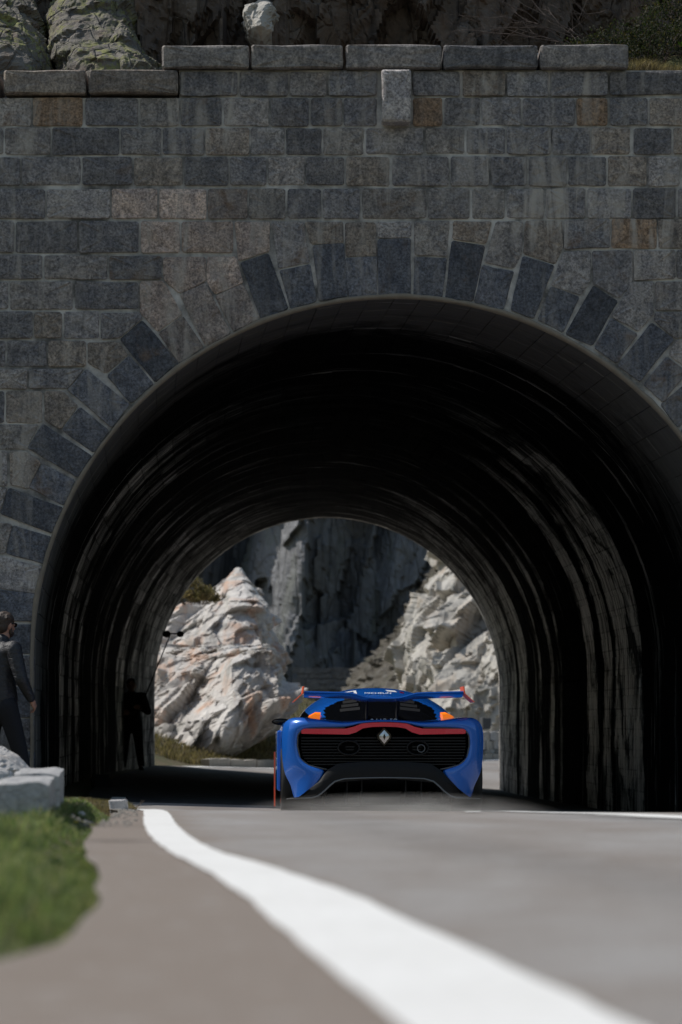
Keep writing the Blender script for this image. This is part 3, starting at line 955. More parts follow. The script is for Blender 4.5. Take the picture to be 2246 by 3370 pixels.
# ------------------------------------------------------------------ rocks and hill
def rock_geo(rows, n=72, m=54, amp=0.1, cell=(0.6, 0.6, 0.9), seed=1, rot=None, pw=0.75, fine=0.4, w2=0.4, skew=0.0):
    rows = np.array(rows, float)
    # closed top and bottom
    zz = np.linspace(0, len(rows) - 1, m)
    Rw = np.stack([np.interp(zz, np.arange(len(rows)), rows[:, k]) for k in range(5)], 1)
    a = np.linspace(0, 2 * np.pi, n, endpoint=False)
    ca = np.sign(np.cos(a)) * np.abs(np.cos(a)) ** pw
    sa = np.sign(np.sin(a)) * np.abs(np.sin(a)) ** pw
    xc = (Rw[:, 1] + Rw[:, 2]) / 2; hw = (Rw[:, 2] - Rw[:, 1]) / 2
    yc = (Rw[:, 3] + Rw[:, 4]) / 2; hd = (Rw[:, 4] - Rw[:, 3]) / 2
    X = xc[:, None] + hw[:, None] * ca; Y = yc[:, None] + hd[:, None] * sa
    Z = np.repeat(Rw[:, 0][:, None], n, 1)
    Y = Y - skew * ca[None, :] * np.clip(-sa, 0, 1)[None, :] ** 0.5 * np.minimum(1, hw / hw.max())[:, None]
    P = np.stack([X.ravel(), Y.ravel(), Z.ravel()], 1)
    c = np.asarray(cell, float)
    d = facets_s(P, c, seed, 0.45, 1.0, rot, c.min() * 0.022) + w2 * facets_s(P, c * 0.45, seed + 20, 0.5, 1.0, rot, c.min() * 0.012) + fine * 0.22 * facets(P, c * 0.18, seed + 40, 0.6, 0.8, rot) + 0.10 * fbm(P / c.min() * 2, 3, seed + 60)
    N = np.stack([np.repeat(ca[None, :], m, 0).ravel(), np.repeat(sa[None, :], m, 0).ravel(), np.zeros(n * m) + 0.25], 1)
    N /= np.linalg.norm(N, axis=1)[:, None]
    taper = np.repeat(np.minimum(1, np.minimum(hw, hd) / max(amp * 2.5, 1e-6))[:, None], n, 1).ravel()
    P = P + N * (d * amp * taper)[:, None]
    V = P.tolist()
    F = []
    for j in range(m - 1):
        for k in range(n):
            F.append([j * n + k, j * n + (k + 1) % n, (j + 1) * n + (k + 1) % n, (j + 1) * n + k])
    t = len(V)
    top = P[(m - 1) * n:].mean(0); bot = P[:n].mean(0)
    V.append(top.tolist()); V.append(bot.tolist())
    for k in range(n):
        F.append([(m - 1) * n + k, (m - 1) * n + (k + 1) % n, t])
        F.append([(k + 1) % n, k, t + 1])
    return V, F


def rock(name, label, cat, rows, mat, kind=None, parent=None, **kw):
    V, F = rock_geo(rows, **kw)
    V = np.array(V)
    loc = (float(V[:, 0].mean()), float(V[:, 1].mean()), float(V[:, 2].min()))
    o = mesh_obj(name, V - np.array(loc), F, mat)
    o.location = loc
    if kind: setp(o, kind=kind)
    else: setp(o, label, cat)
    return o


# body of the hill the tunnel runs through
hx = np.concatenate([np.linspace(-70, -7.2, 30), np.linspace(-6.4, 7.9, 40), np.linspace(8.6, 70, 30)])
prof = np.array([(27.9, -1.6), (28.0, 1.0), (28.05, 3.5), (28.1, 6.45), (30.3, 6.55), (31.2, 8.0), (31.6, 10), (32.4, 13), (34, 17), (38, 21), (45, 24), (51, 22), (55.2, 17), (56.6, 12), (57.4, 8.2), (57.9, 5), (58.2, 2), (58.6, -1.8)])
pt = np.linspace(0, len(prof) - 1, 90)
hy = np.interp(pt, np.arange(len(prof)), prof[:, 0]); hz = np.interp(pt, np.arange(len(prof)), prof[:, 1])
HX, HT = np.meshgrid(hx, pt, indexing='ij')
HY = np.repeat(hy[None, :], len(hx), 0); HZ = np.repeat(hz[None, :], len(hx), 0)
P = np.stack([HX.ravel(), HY.ravel(), HZ.ravel()], 1)
dd = facets(P, (3, 3, 4), 5, .6, .8) + .5 * facets(P, (1.2, 1.2, 1.8), 9, .6, .8) + 1.5 * fbm(P * 0.1, 3, 4)
dd = dd.reshape(HX.shape)
w = ss(8.3, 11, HZ)
out = ss(8.0, 12, np.abs(HX - 0.7))
HY = HY + (dd * 0.5 + 0.6) * w - out * (1 - w) * (0.35 * dd + 0.1) * np.where(HY > 45, -1, 1)
HZ = HZ + dd * 0.8 * ss(12, 16, HZ)
V, F = grid_mesh(HX, HY, HZ)
cen = V[F].mean(1)
bad = (cen[:, 2] < 6.45) & (cen[:, 0] > -6.9) & (cen[:, 0] < 8.2) & (cen[:, 1] < 45)
bad |= (cen[:, 2] < 8.1) & (np.abs(cen[:, 0]) < 8.6) & (cen[:, 1] > 45)
setp(mesh_obj('rocky_hill', V, F[~bad], M['rock_top']), kind='structure')

# rock face close above the coping
nx, nz = 300, 130
xs = np.linspace(-3.6, 4.6, nx); zs = np.linspace(6.2, 9.8, nz)
X, Z = np.meshgrid(xs, zs, indexing='ij')
Pq = np.stack([X.ravel(), X.ravel() * 0 + 30, Z.ravel()], 1)
rt = rotm('Y', 9)
d = 0.42 * facets(Pq, (0.62, 2, 1.5), 31, .8, 1.1, rt) + 0.16 * facets(Pq, (0.25, 1, .6), 37, .7, 1.0, rt) + 0.05 * facets(Pq, (.09, 1, .22), 41, .7, .9, rt) + 0.05 * fbm(Pq * 6, 3, 3)
cav = 0.5 * np.exp(-((X - 0.05) ** 2) / 0.25 - ((Z - 7.0) ** 2) / 0.35) + 0.35 * np.exp(-((X + 1.75) ** 2) / 0.02 - ((Z - 7.2) ** 2) / 0.5)
Y = 30.25 - 0.03 * (Z - 7) + d.reshape(X.shape) * 0.75 + cav
V, F = grid_mesh(X, Y, Z)
setp(mesh_obj('rock_face', V, F[:, ::-1], M['rock_top']), kind='structure')

rock('lichen_boulder', 'yellow-green lichen covered boulder at the top left corner above the coping', 'boulder',
     [(6.42, -5.1, -2.90, 28.25, 30.6), (7.07, -5.0, -2.93, 28.45, 30.7), (7.5, -4.95, -3.06, 28.9, 30.8), (7.85, -4.9, -3.2, 29.35, 30.9), (8.4, -4.7, -3.4, 30.0, 31), (8.7, -4.4, -3.7, 30.5, 31)],
     M['rock_lichen'], n=150, m=90, amp=0.085, cell=(0.5, 0.5, 0.55), seed=3, fine=0.8)
rock('lichen_boulder', 'lichen speckled boulder between the dark cleft and the high coping', 'boulder',
     [(6.42, -2.93, -1.72, 28.3, 30.6), (7.05, -2.90, -1.80, 28.55, 30.7), (7.35, -3.02, -2.05, 28.95, 30.8), (7.8, -3.12, -2.16, 29.5, 30.9), (8.3, -3.0, -2.3, 30.1, 31), (8.6, -2.8, -2.5, 30.5, 31)],
     M['rock_lichen'], n=150, m=90, amp=0.085, cell=(0.45, 0.5, 0.5), seed=13, fine=0.8)
rock('pale_rock', 'small pale lit rock knob jutting from the dark rock above the wall', 'rock',
     [(7.46, -0.84, -0.80, 29.35, 30.6), (7.56, -0.95, -0.72, 29.15, 30.6), (7.70, -1.02, -0.73, 29.2, 30.6), (7.82, -1.00, -0.66, 29.3, 30.6), (7.98, -0.9, -0.72, 29.7, 30.6), (8.05, -0.86, -0.76, 30, 30.5)],
     M['rock_crag'], n=60, m=40, amp=0.11, cell=(0.2, 0.25, 0.28), seed=27)
rock('pale_boulder', 'pale pinkish boulder behind the coping under the bare twigs', 'boulder',
     [(6.45, 1.70, 2.20, 28.55, 29.3), (6.95, 1.70, 2.18, 28.55, 29.3), (7.12, 1.78, 2.12, 28.65, 29.3), (7.22, 1.86, 2.02, 28.8, 29.2)],
     M['white_rock'], n=60, m=40, amp=0.05, cell=(0.25, 0.25, 0.25), seed=29)
# earth bank at the top right
rock('bank', None, None, [(6.3, 1.5, 6.5, 28.2, 31), (6.85, 2.45, 6.5, 28.15, 31), (7.0, 2.6, 6.5, 28.4, 31), (7.2, 2.8, 6.5, 28.8, 31), (7.32, 3.0, 6.4, 29.3, 31)],
     M['earth'], kind='structure', n=90, m=50, amp=0.08, cell=(0.4, 0.4, 0.4), seed=33)

# ------------------------------------------------------------------ beyond the tunnel
def prow(dy, dl, dr, d, f, b):
    return (WD(0, dy, d)[2], WD(dl, 0, d)[0], WD(dr, 0, d)[0], f, b)


d1 = 69.0
lean = rotm('Y', 33)
rock('white_crag', 'large pale rock with orange streaks beside the far tunnel mouth', 'rock',
     [prow(1790, 250, 500, d1, 66.0, 74), prow(1752, 250, 520, d1, 66.2, 74), prow(1690, 255, 592, d1, 66.6, 74), prow(1640, 265, 628, d1, 67.0, 74), prow(1595, 275, 650, d1, 67.6, 74),
      prow(1540, 290, 634, d1, 68.2, 74), prow(1505, 300, 626, d1, 68.9, 74), prow(1484, 330, 610, d1, 70.0, 74), prow(1474, 380, 580, d1, 71.5, 74)],
     M['rock_pale'], n=300, m=180, amp=0.62, cell=(0.95, 1.7, 3.4), seed=51, rot=lean, fine=0.55, w2=0.36, skew=1.5)
d2 = 75.0
rock('white_spire', 'pointed pale rock spire with a shaded brown hollow above the orange streaked rock', 'rock',
     [prow(1560, 260, 628, d2, 72.6, 79), prow(1480, 290, 622, d2, 73.0, 79), prow(1430, 380, 612, d2, 73.6, 79), prow(1390, 438, 600, d2, 74.2, 79), prow(1350, 476, 588, d2, 75.0, 79), prow(1318, 512, 566, d2, 75.8, 78.5), prow(1296, 532, 552, d2, 76.4, 78)],
     M['rock_pale'], n=260, m=160, amp=0.55, cell=(1.0, 1.7, 3.2), seed=63, rot=lean, fine=0.55, w2=0.36, skew=1.5)
d3 = 99.0
rock('sunlit_crag', 'tall pale broken crag lit by the sun on the right beyond the tunnel', 'rock',
     [prow(1720, 925, 1420, d3, 95.5, 112), prow(1640, 932, 1420, d3, 95.8, 112), prow(1580, 940, 1420, d3, 96.5, 112), prow(1520, 952, 1420, d3, 97.3, 112), prow(1465, 966, 1420, d3, 98.2, 112), prow(1400, 985, 1420, d3, 99.4, 112),
      prow(1350, 995, 1420, d3, 100.6, 112), prow(1300, 992, 1420, d3, 101.5, 112), prow(1262, 996, 1420, d3, 102.6, 112), prow(1200, 1010, 1420, d3, 104, 112), prow(1050, 1080, 1400, d3, 107, 112)],
     M['rock_crag'], n=340, m=200, amp=1.1, cell=(1.5, 2.2, 3.8), seed=71, rot=rotm('Y', 10), fine=0.7, w2=0.42, skew=2.6)
d4 = 122.0
rock('scree_slope', None, None,
     [prow(1640, 740, 1250, d4, 112, 150), prow(1590, 785, 1250, d4, 114, 150), prow(1520, 845, 1250, d4, 118, 150), prow(1450, 915, 1250, d4, 122, 150), prow(1390, 965, 1250, d4, 126, 150), prow(1330, 985, 1250, d4, 131, 150), prow(1250, 1050, 1250, d4, 138, 150)],
     M['scree'], kind='structure', n=140, m=80, amp=0.45, cell=(1.4, 1.4, 1.4), seed=83, fine=0.8)
# far cliff
nx, nz = 380, 240
xs = np.linspace(-30, 34, nx); zs = np.linspace(-3, 34, nz)
X, Z = np.meshgrid(xs, zs, indexing='ij')
Pq = np.stack([X.ravel(), X.ravel() * 0, Z.ravel()], 1)
rt = rotm('Y', 13)
d = 2.4 * facets(Pq, (3.6, 20, 13), 101, .35, 1.4, rt) + 1.0 * facets(Pq, (1.4, 10, 5.5), 105, .35, 1.4, rt) + 0.16 * facets(Pq, (.5, 5, 1.8), 109, .7, 1.0, rt) + 0.5 * fbm(Pq * 0.5, 4, 6)
Y = 158 + 0.16 * (Z - 2) + d.reshape(X.shape) * 0.9 + 4.0 * np.exp(-((X + 6.9 - 0.2 * (Z - 5)) / 1.1) ** 2) - 1.8 * np.exp(-((X + 2.9 - 0.2 * (Z - 5)) / 1.4) ** 2)
V, F = grid_mesh(X, Y, Z)
setp(mesh_obj('far_cliff', V, F[:, ::-1], M['rock_cliff']), kind='structure')

# kerb, parapet and retaining wall along the bend
kerb = thing('kerb', 'low pale stone kerb along the road beyond the tunnel', 'kerb', (0, 0, 0))
yk = 62.0
k = 0
M['kerb'] = plain('kerb_stone', (0.34, 0.315, 0.28), 0.9, 0, 5, 0.35, 0.4)
while yk < 100:
    L = 0.95
    ya, yb = yk, yk + L
    xa, xb = float(DI(_XL, ya)) - 0.42, float(DI(_XL, yb)) - 0.42
    ang = math.atan2(yb - ya, xb - xa)
    c = ((xa + xb) / 2, (ya + yb) / 2, float(road_z((xa + xb) / 2, (ya + yb) / 2)) + 0.03 + random.uniform(-.01, .01))
    MB().box(c, (math.hypot(xb - xa, yb - ya) - 0.03, 0.2, 0.30), ang, 0.012).build('kerb_stone', M['kerb'], kerb)
    yk += L
par = thing('parapet', 'low rough stone parapet beside the far road at the foot of the crag', 'wall', (0, 0, 0))
yk = 84.0
while yk < 99:
    L = 1.25
    xa, xb = float(DI(_XL, yk)) - 0.85, float(DI(_XL, yk + L)) - 0.85
    ang = math.atan2(L, xb - xa)
    wl = math.hypot(L, xb - xa)
    zb = float(road_z((xa + xb) / 2 + .4, yk + L / 2))
    for q in range(3):
        nb = 2 + (q % 2)
        for j in range(nb):
            t = (j + 0.5) / nb
            c = (xa + (xb - xa) * t, yk + L * t, zb + 0.15 + q * 0.29)
            MB().box(c, (wl / nb - 0.03, 0.42 + random.uniform(-.03, .03), 0.275), ang, 0.025).build('parapet_stone', M['rock_crag'] if (q + j) % 2 else M['granite'], par)
    yk += L
# dark marker block standing on the parapet
c = W(1598, 2378, 91.5)
bevel(setp(MB().box((c[0], c[1], c[2] - 0.03), (0.30, 0.3, 0.36), 0.3, 0.01).build('marker_block', plain('dark_block', (0.075, 0.08, 0.088), 0.8, 0, 8, 0.3)), 'small dark square block on top of the stone parapet', 'block'), 0.02)
d5 = 138.0
rw = thing('retaining_wall', 'distant dark grey retaining wall at the foot of the far cliff', 'wall', (0, 0, 0))
for q in range(5):
    x = WD(672, 0, d5)[0] + (q % 2) * 0.25
    zb = WD(0, 1598, d5)[2]
    while x < WD(885, 0, d5)[0]:
        w_ = random.uniform(0.45, 0.8)
        MB().box((x + w_ / 2, d5 + random.uniform(-.04, .04), zb + 0.13 + q * 0.27), (w_ - 0.03, 0.8, 0.25), 0, 0.02).build('wall_stone', M['far_masonry'], rw)
        x += w_
MB().box((WD(778, 0, d5)[0], d5 + 0.05, zb - 1.1), (4.6, 0.7, 2.4)).build('wall_footing', M['far_masonry'], rw)
gr = thing('guard_rail', 'thin pale guard rail far down the road left of the car wing', 'railing', (0, 0, 0))
d6 = 112.0
M['rail'] = plain('galvanised_rail', (0.42, 0.43, 0.44), 0.5, 0.6)
x0, x1 = WD(600, 0, d6)[0], WD(706, 0, d6)[0]
z0 = WD(0, 1600, d6)[2]
for q in range(6):
    x = x0 + (x1 - x0) * q / 5
    MB().box((x, d6, z0 - 0.05), (0.05, 0.05, 0.75)).build('post', M['rail'], gr)
for dz in (0.12, 0.28):
    MB().tube([(x0, d6 - .04, z0 + dz), (x1, d6 - .04, z0 + dz)], 0.025, 6).build('rail', M['rail'], gr)
# ------------------------------------------------------------------ racing car
CARY = 27.62
EYE = 0.84
CX = 0.42
CS = 24.45 / CARY      # the car is a little nearer than the wall
t_ = NT('blue_car_paint')
_f = t_.noise(t_.obj(), 900, 2, 0.5)
t_.put(t_.b.inputs['Coat Weight'], 0.7); t_.put(t_.b.inputs['Coat Roughness'], 0.04)
M['blue'] = t_.fin(t_.mix(_f, (0.006, 0.11, 0.50), (0.011, 0.16, 0.68)), 0.24, 0.15)
M['black_gloss'] = plain('gloss_black', (0.006, 0.006, 0.007), 0.12)
M['window'] = plain('tinted_window', (0.004, 0.0045, 0.006), 0.06, 0, **{'Coat Weight': 0.5})
M['carbon'] = plain('dark_composite', (0.009, 0.009, 0.010), 0.6, 0, 60, 0.3, **{'Specular IOR Level': 0.22})
M['slat'] = plain('louvre_black', (0.014, 0.014, 0.015), 0.5, 0, **{'Specular IOR Level': 0.2})
M['mesh_dark'] = plain('deep_black', (0.003, 0.003, 0.003), 0.8, 0, **{'Specular IOR Level': 0.0})
M['trim'] = plain('satin_grey_trim', (0.10, 0.105, 0.115), 0.35, 0.6)
M['lip'] = plain('carbon_lip_highlight', (0.16, 0.17, 0.18), 0.45, 0.2)
M['red'] = plain('red_lamp_strip', (0.72, 0.010, 0.04), 0.12, 0, **{'Coat Weight': 1.0})
M['orange'] = plain('fluorescent_orange', (1.0, 0.15, 0.055), 0.4, 0)
M['amber'] = plain('orange_lens', (1.0, 0.22, 0.01), 0.2, 0, **{'Emission Color': (1.0, 0.2, 0.01, 1), 'Emission Strength': 0.6})
M['chrome'] = plain('brushed_chrome', (0.62, 0.62, 0.63), 0.22, 1.0)
M['tyre'] = plain('tyre_rubber', (0.012, 0.012, 0.012), 0.75, 0, 40, 0.3)
M['wheel'] = plain('dark_alloy', (0.05, 0.05, 0.055), 0.35, 0.8)
M['white'] = plain('white_lettering', (0.75, 0.75, 0.76), 0.5)
M['pink'] = plain('red_lettering', (0.6, 0.05, 0.10), 0.5)

car = thing('sports_car', 'low blue racing coupe with orange tipped rear wing driving into the tunnel', 'car', (CX * CS, CARY * CS, ZC - EYE * CS), R(2.4))
car.scale = (CS, CS, CS)
car.rotation_euler = (R(-0.4), 0, R(2.4))


def cz(zx, zy, y=0.0):
    """drawing point -> (|X|, Z) on the car at local depth y"""
    px = 860 + 0.5102 * zx; py = 2200 + 0.5102 * zy
    d = CARY + y
    X = (px - 1267) * d / FPX
    if abs(y) > 0.2: X = (px - 1123) * d / FPX - CX
    return X, EYE + (2400 - py) * d / FPX


def cp(zx, zy, y=0.0, dy=0.0):
    X, Z = cz(zx, zy, y)
    return (X, y + dy, Z)


def plan(X): return 0.20 * min(abs(X) / 0.99, 1.0) ** 4


def mir(L):
    """half ring (left, ending on the centre line) -> full ring"""
    return L + [(-x, y, z) for x, y, z in reversed(L[:-1])]


A = [cz(*p) for p in [(326, 834), (376, 742), (432, 652), (380, 641), (310, 623), (258, 582), (240, 500), (243, 428), (276, 388), (400, 383), (545, 382), (600, 371), (650, 351), (798, 344)]]
B = [cz(*p) for p in [(222, 846), (214, 796), (186, 735), (160, 690), (146, 620), (140, 540), (138, 460), (140, 395), (160, 340), (215, 306), (360, 322), (520, 350), (640, 333), (798, 325)]]
A[-1] = (0, A[-1][1]); B[-1] = (0, B[-1][1])
top = [(-.985, .84), (-.955, .915), (-.86, .972), (-.66, .955), (-.42, .925), (-.24, .932), (0, .94)]


def ring_lerp(t, y, pl=1.0):
    return [(a[0] + (b[0] - a[0]) * t, y + pl * plan(a[0] + (b[0] - a[0]) * t), a[1] + (b[1] - a[1]) * t) for a, b in zip(A, B)]


def fwd_ring(y, k):
    """cross-section further forward; k scales towards the nose"""
    arch = 0.0
    for yc in (0.66, 3.30):
        q = 0.405 ** 2 - (y - yc) ** 2
        if q > 0: arch = max(arch, 0.335 + math.sqrt(q))
    lo = max(0.13, arch)
    out = []
    for i in range(14):
        bx, bz = B[i]
        if i >= 7:
            tx, tz = top[i - 7]
            w_ = min(1, max(0, (y - 0.2) / 0.4))
            bx = bx + (tx - bx) * w_; bz = bz + (tz - bz) * w_
        else:
            bx = -0.985 + (0.02 if i < 2 else 0)
            bz = lo + (0.82 - lo) * (i / 7.0)
        f = 1 - 0.16 * k; g = 1 - 0.42 * k
        out.append((bx * f, y, bz * g if i >= 7 else min(bz, 0.8 * g)))
    return out


rings = [ring_lerp(0.0, 0.13), ring_lerp(0.0, 0.035), ring_lerp(0.10, 0.012), ring_lerp(0.45, 0.0), ring_lerp(0.8, 0.03), ring_lerp(1.0, 0.10),
         [(x, 0.23 + plan(x) * 0.2, z) for x, z in B]]
for y, k in [(0.30, 0), (0.40, 0), (0.52, 0), (0.66, 0), (0.85, 0), (1.0, 0), (1.1, 0), (1.3, 0), (2.0, 0), (2.8, 0.05), (2.95, 0.08), (3.1, .1), (3.3, 0.15), (3.5, .22), (3.66, .3), (3.8, 0.42), (4.1, 0.75), (4.3, 1.0)]:
    rings.append(fwd_ring(y, k))
V = []; F = []
for r_ in rings: V += mir(r_)
n = 27
for j in range(len(rings) - 1):
    for k in range(n - 1):
        F.append([j * n + k, j * n + k + 1, (j + 1) * n + k + 1, (j + 1) * n + k])
e = (len(rings) - 1) * n
F.append([e + k for k in range(n)])
body = mesh_obj('body', V, F, M['blue'], car, True, sub=2)

# cabin: blue shell with the black rear window let into it
st = np.array([(.34, .60, .875, .90), (.55, .69, .88, .985), (.8, .745, .89, 1.07), (1.1, .79, .90, 1.165), (1.35, .805, .905, 1.21), (1.6, .81, .91, 1.255), (1.85, .80, .91, 1.286), (2.1, .785, .905, 1.275), (2.5, .74, .89, 1.17), (2.9, .68, .85, 1.0), (3.15, .62, .80, .84)])
yy = np.linspace(.34, 3.15, 76); uu = np.linspace(-1, 1, 61)
ww, bb, hh = [np.interp(yy, st[:, 0], st[:, q]) for q in (1, 2, 3)]
kern = np.ones(7) / 7
ww, bb, hh = [np.convolve(np.pad(q, 3, mode='edge'), kern, 'valid') for q in (ww, bb, hh)]
Yg, Ug = np.meshgrid(yy, uu, indexing='ij')
Xg = ww[:, None] * Ug
Zg = bb[:, None] + (hh - bb)[:, None] * (1 - np.abs(Ug) ** 2.3) ** 0.62
V, F = grid_mesh(Xg, Yg, Zg)
cen_u = (Ug.ravel())[F].mean(1); cen_y = (Yg.ravel())[F].mean(1)
lim = np.interp(cen_y, [.3, .55, 1.0, 1.3, 1.4], [.84, .80, .70, .20, .0])
win = (np.abs(cen_u) < lim) & (cen_y < 1.12)
side = (np.abs(cen_u) > 0.9) & (cen_y > 0.9) & (cen_y < 2.6)
ws = (cen_y > 2.15) & (np.abs(cen_u) < 0.82)
V2 = np.array(V)
mesh_obj('cabin_shell', V2, F[~win & ~ws & ~side], M['blue'], car, True)
mesh_obj('rear_window', V2, F[win], M['window'], car, True)
mesh_obj('windscreen', V2, F[ws & ~side], M['window'], car, True)
mesh_obj('side_window', V2, F[side & (cen_u < 0)], M['window'], car, True)
mesh_obj('side_window', V2, F[side & (cen_u > 0)], M['window'], car, True)


def cab_z(x, y):
    w_ = np.interp(y, yy, ww); b_ = np.interp(y, yy, bb); h_ = np.interp(y, yy, hh)
    return float(b_ + (h_ - b_) * (1 - min(1, abs(x / w_)) ** 2.3) ** 0.62)


for sx in (-1, 1):                        # cooling slots beside the wing struts
    for q in range(4):
        y = 0.72 + q * 0.13
        x0_, x1_ = 0.20 + 0.01 * q, 0.40 - 0.02 * q
        V = []
        for x in (x0_, x1_):
            V += [(sx * x, y, cab_z(x, y) + .003), (sx * x, y + 0.05, cab_z(x, y + .05) + .016)]
        mesh_obj('slot', V, [[0, 2, 3, 1]], M['slat'], car)
# orange side lamps at the window corners
for sx in (-1, 1):
    V = [(-sx * 0.0, 0, 0)]
    y = 0.52
    pts = [(0.725, .962), (0.612, .935), (0.606, .992), (0.66, .995)]
    V = [(sx * x, y, z) for x, z in pts] + [(sx * x * .98, y + 0.14, z + 0.02) for x, z in pts]
    mesh_obj('side_lamp', V, [[0, 1, 2, 3], [4, 5, 6, 7], [0, 1, 5, 4], [1, 2, 6, 5], [2, 3, 7, 6], [3, 0, 4, 7]], M['amber'], car)

# rear grille
gl = [A[i] for i in range(2, 14)]
outl = [(x, z) for x, z in gl] + [(-x, z) for x, z in reversed(gl[:-1])]
outl += [cz(1096, 612), cz(950, 604), (0, cz(798, 602)[1]), cz(650, 604), cz(500, 612)]
V = [(0, 0.16, 0.66)] + [(x, 0.14 + plan(x), z) for x, z in outl]
F = [[0, 1 + k, 1 + (k + 1) % len(outl)] for k in range(len(outl))]
mesh_obj('grille_backing', V, F, M['mesh_dark'], car)


def grille_half(zy):
    return float(np.interp(zy, [390, 420, 500, 560, 590, 620, 640], [.78, .81, .815, .80, .775, .71, .60]))


for q in range(10):
    zy = 447 + q * 19.0
    Z = cz(0, zy)[1]
    w_ = grille_half(zy) - 0.01
    V = []; nn = 16
    for k in range(nn + 1):
        x = -w_ + 2 * w_ * k / nn
        y = 0.045 + plan(x)
        V += [(x, y, Z + .004), (x, y, Z - .007), (x, y + .06, Z - .001), (x, y + .06, Z + .010)]
    F = []
    for k in range(nn):
        for j in range(4):
            F.append([k * 4 + j, k * 4 + (j + 1) % 4, k * 4 + 4 + (j + 1) % 4, k * 4 + 4 + j])
    mesh_obj('slat', V, F, M['slat'], car)
# grey trim round the grille
for sx in (-1, 1):
    pts = [(sx * -x, 0.030 + plan(x), z) for x, z in A[2:11]]
    MB().tube(pts, 0.008, 6).build('grille_trim', M['trim'], car, True)
# red lamp strip
tp = [(264, 400), (280, 389), (400, 388), (548, 388), (600, 376), (652, 355), (720, 349), (798, 347)]
bt = [(266, 419), (284, 421), (400, 423), (568, 426), (618, 411), (660, 386), (720, 377), (798, 375)]
V = []
H2 = []
for a, b in zip(tp, bt):
    xa, za = cz(*a); xb, zb = cz(*b)
    if a[0] == 798: xa = xb = 0
    H2.append(((xa, 0.010 + plan(xa), za), (xb, 0.020 + plan(xb), zb), (xa, 0.11 + plan(xa), za), (xb, 0.12 + plan(xb), zb)))
full = H2 + [tuple((-p[0], p[1], p[2]) for p in h) for h in reversed(H2[:-1])]
for h in full: V += list(h)
F = []
for k in range(len(full) - 1):
    a = k * 4; b = a + 4
    F += [[a, a + 1, b + 1, b], [a, b, b + 2, a + 2], [a + 1, a + 3, b + 3, b + 1]]
mesh_obj('tail_light', V, F, M['red'], car)
# diamond emblem on its dark plate
ex, ez = 0.0, cz(798, 441)[1]
def rhomb(hw, hh, y, fl=0.25): return [(ex, y, ez + hh), (ex + hw, y, ez + hh * fl), (ex + hw, y, ez - hh * fl * .6), (ex, y, ez - hh), (ex - hw, y, ez - hh * fl * .6), (ex - hw, y, ez + hh * fl)]
V = rhomb(.066, .088, -.004) + rhomb(.075, .098, .04)
F = [[0, 1, 2, 3, 4, 5]] + [[k, (k + 1) % 6, 6 + (k + 1) % 6, 6 + k] for k in range(6)]
mesh_obj('emblem_plate', V, F, M['black_gloss'], car)
V = rhomb(.048, .067, -.012, .2) + rhomb(.013, .033, -.022, 0.05) + rhomb(.013, .033, -.008, 0.05)
F = [[k, (k + 1) % 6, 6 + (k + 1) % 6, 6 + k] for k in range(6)] + [[6 + k, 6 + (k + 1) % 6, 12 + (k + 1) % 6, 12 + k] for k in range(6)]
mesh_obj('diamond_emblem', V, F, M['chrome'], car)
# exhaust shrouds
for zx, pipe in ((570, 0), (1016, 1)):
    x, z = cz(zx, 512)
    pts = [(x + 0.103 * math.cos(a), 0.03, z + 0.068 * math.sin(a)) for a in np.linspace(0, 2 * math.pi, 33)]
    MB().tube(pts, 0.009, 6, False).build('exhaust_shroud', M['carbon'], car, True)
    V = [(x, 0.055, z)] + [(x + 0.10 * math.cos(a), 0.04, z + 0.066 * math.sin(a)) for a in np.linspace(0, 2 * math.pi, 32, endpoint=False)]
    mesh_obj('exhaust_surround', V, [[0, 1 + k, 1 + (k + 1) % 32] for k in range(32)], M['mesh_dark'], car, True)
    if pipe:
        pts = [(x + .032 + 0.036 * math.cos(a), 0.02, z - .006 + 0.036 * math.sin(a)) for a in np.linspace(0, 2 * math.pi, 25)]
        MB().tube(pts, 0.006, 6, False).build('exhaust_pipe', M['trim'], car, True)
# diffuser: upper skin, lip with its highlight painted grey, tunnel roof, fins
U = [(300, 818), (365, 737), (436, 652), (500, 613), (650, 604), (798, 601)]
Lp = [(168, 843), (240, 836), (360, 831), (412, 790), (470, 737), (798, 706)]
Lp2 = [(168, 843), (240, 836), (330, 834), (372, 822), (412, 790), (445, 757), (480, 728), (540, 711), (650, 706), (798, 704)]
V = []
hl = []
for a, b in zip(U, Lp):
    xa, za = cz(*a); xb, zb = cz(*b)
    if a[0] == 798: xa = xb = 0
    hl.append(((xa, .012 + plan(xa), za), ((xa * .6 + xb * .4), -.02 + plan(xa), za * .6 + zb * .4), (xb, -0.01 + plan(xb), zb)))
full = hl + [tuple((-p[0], p[1], p[2]) for p in h) for h in reversed(hl[:-1])]
for h in full: V += list(h)
F = []
for k in range(len(full) - 1):
    a = k * 3; b = a + 3
    F += [[a, a + 1, b + 1, b], [a + 1, a + 2, b + 2, b + 1]]
mesh_obj('diffuser', V, F, M['carbon'], car, True)
lp = [cz(*p) for p in Lp2]; lp[-1] = (0, lp[-1][1])
lip = [(x, -0.012 + plan(x), z) for x, z in lp]
lip = lip + [(-x, y, z) for x, y, z in reversed(lip[:-1])]
MB().tube(lip, [0.003] + [0.0085] * 6 + [0.006] * (len(lip) - 14) + [0.0085] * 6 + [0.003], 6).build('diffuser_lip', M['lip'], car, True)
V = []
for (x, y, z) in lip: V += [(x, y + 0.004, z - .004), (x * .97, 1.0, min(z, .16))]
mesh_obj('diffuser_tunnel', V, [[2 * k, 2 * k + 1, 2 * k + 3, 2 * k + 2] for k in range(len(lip) - 1)], M['carbon'], car)
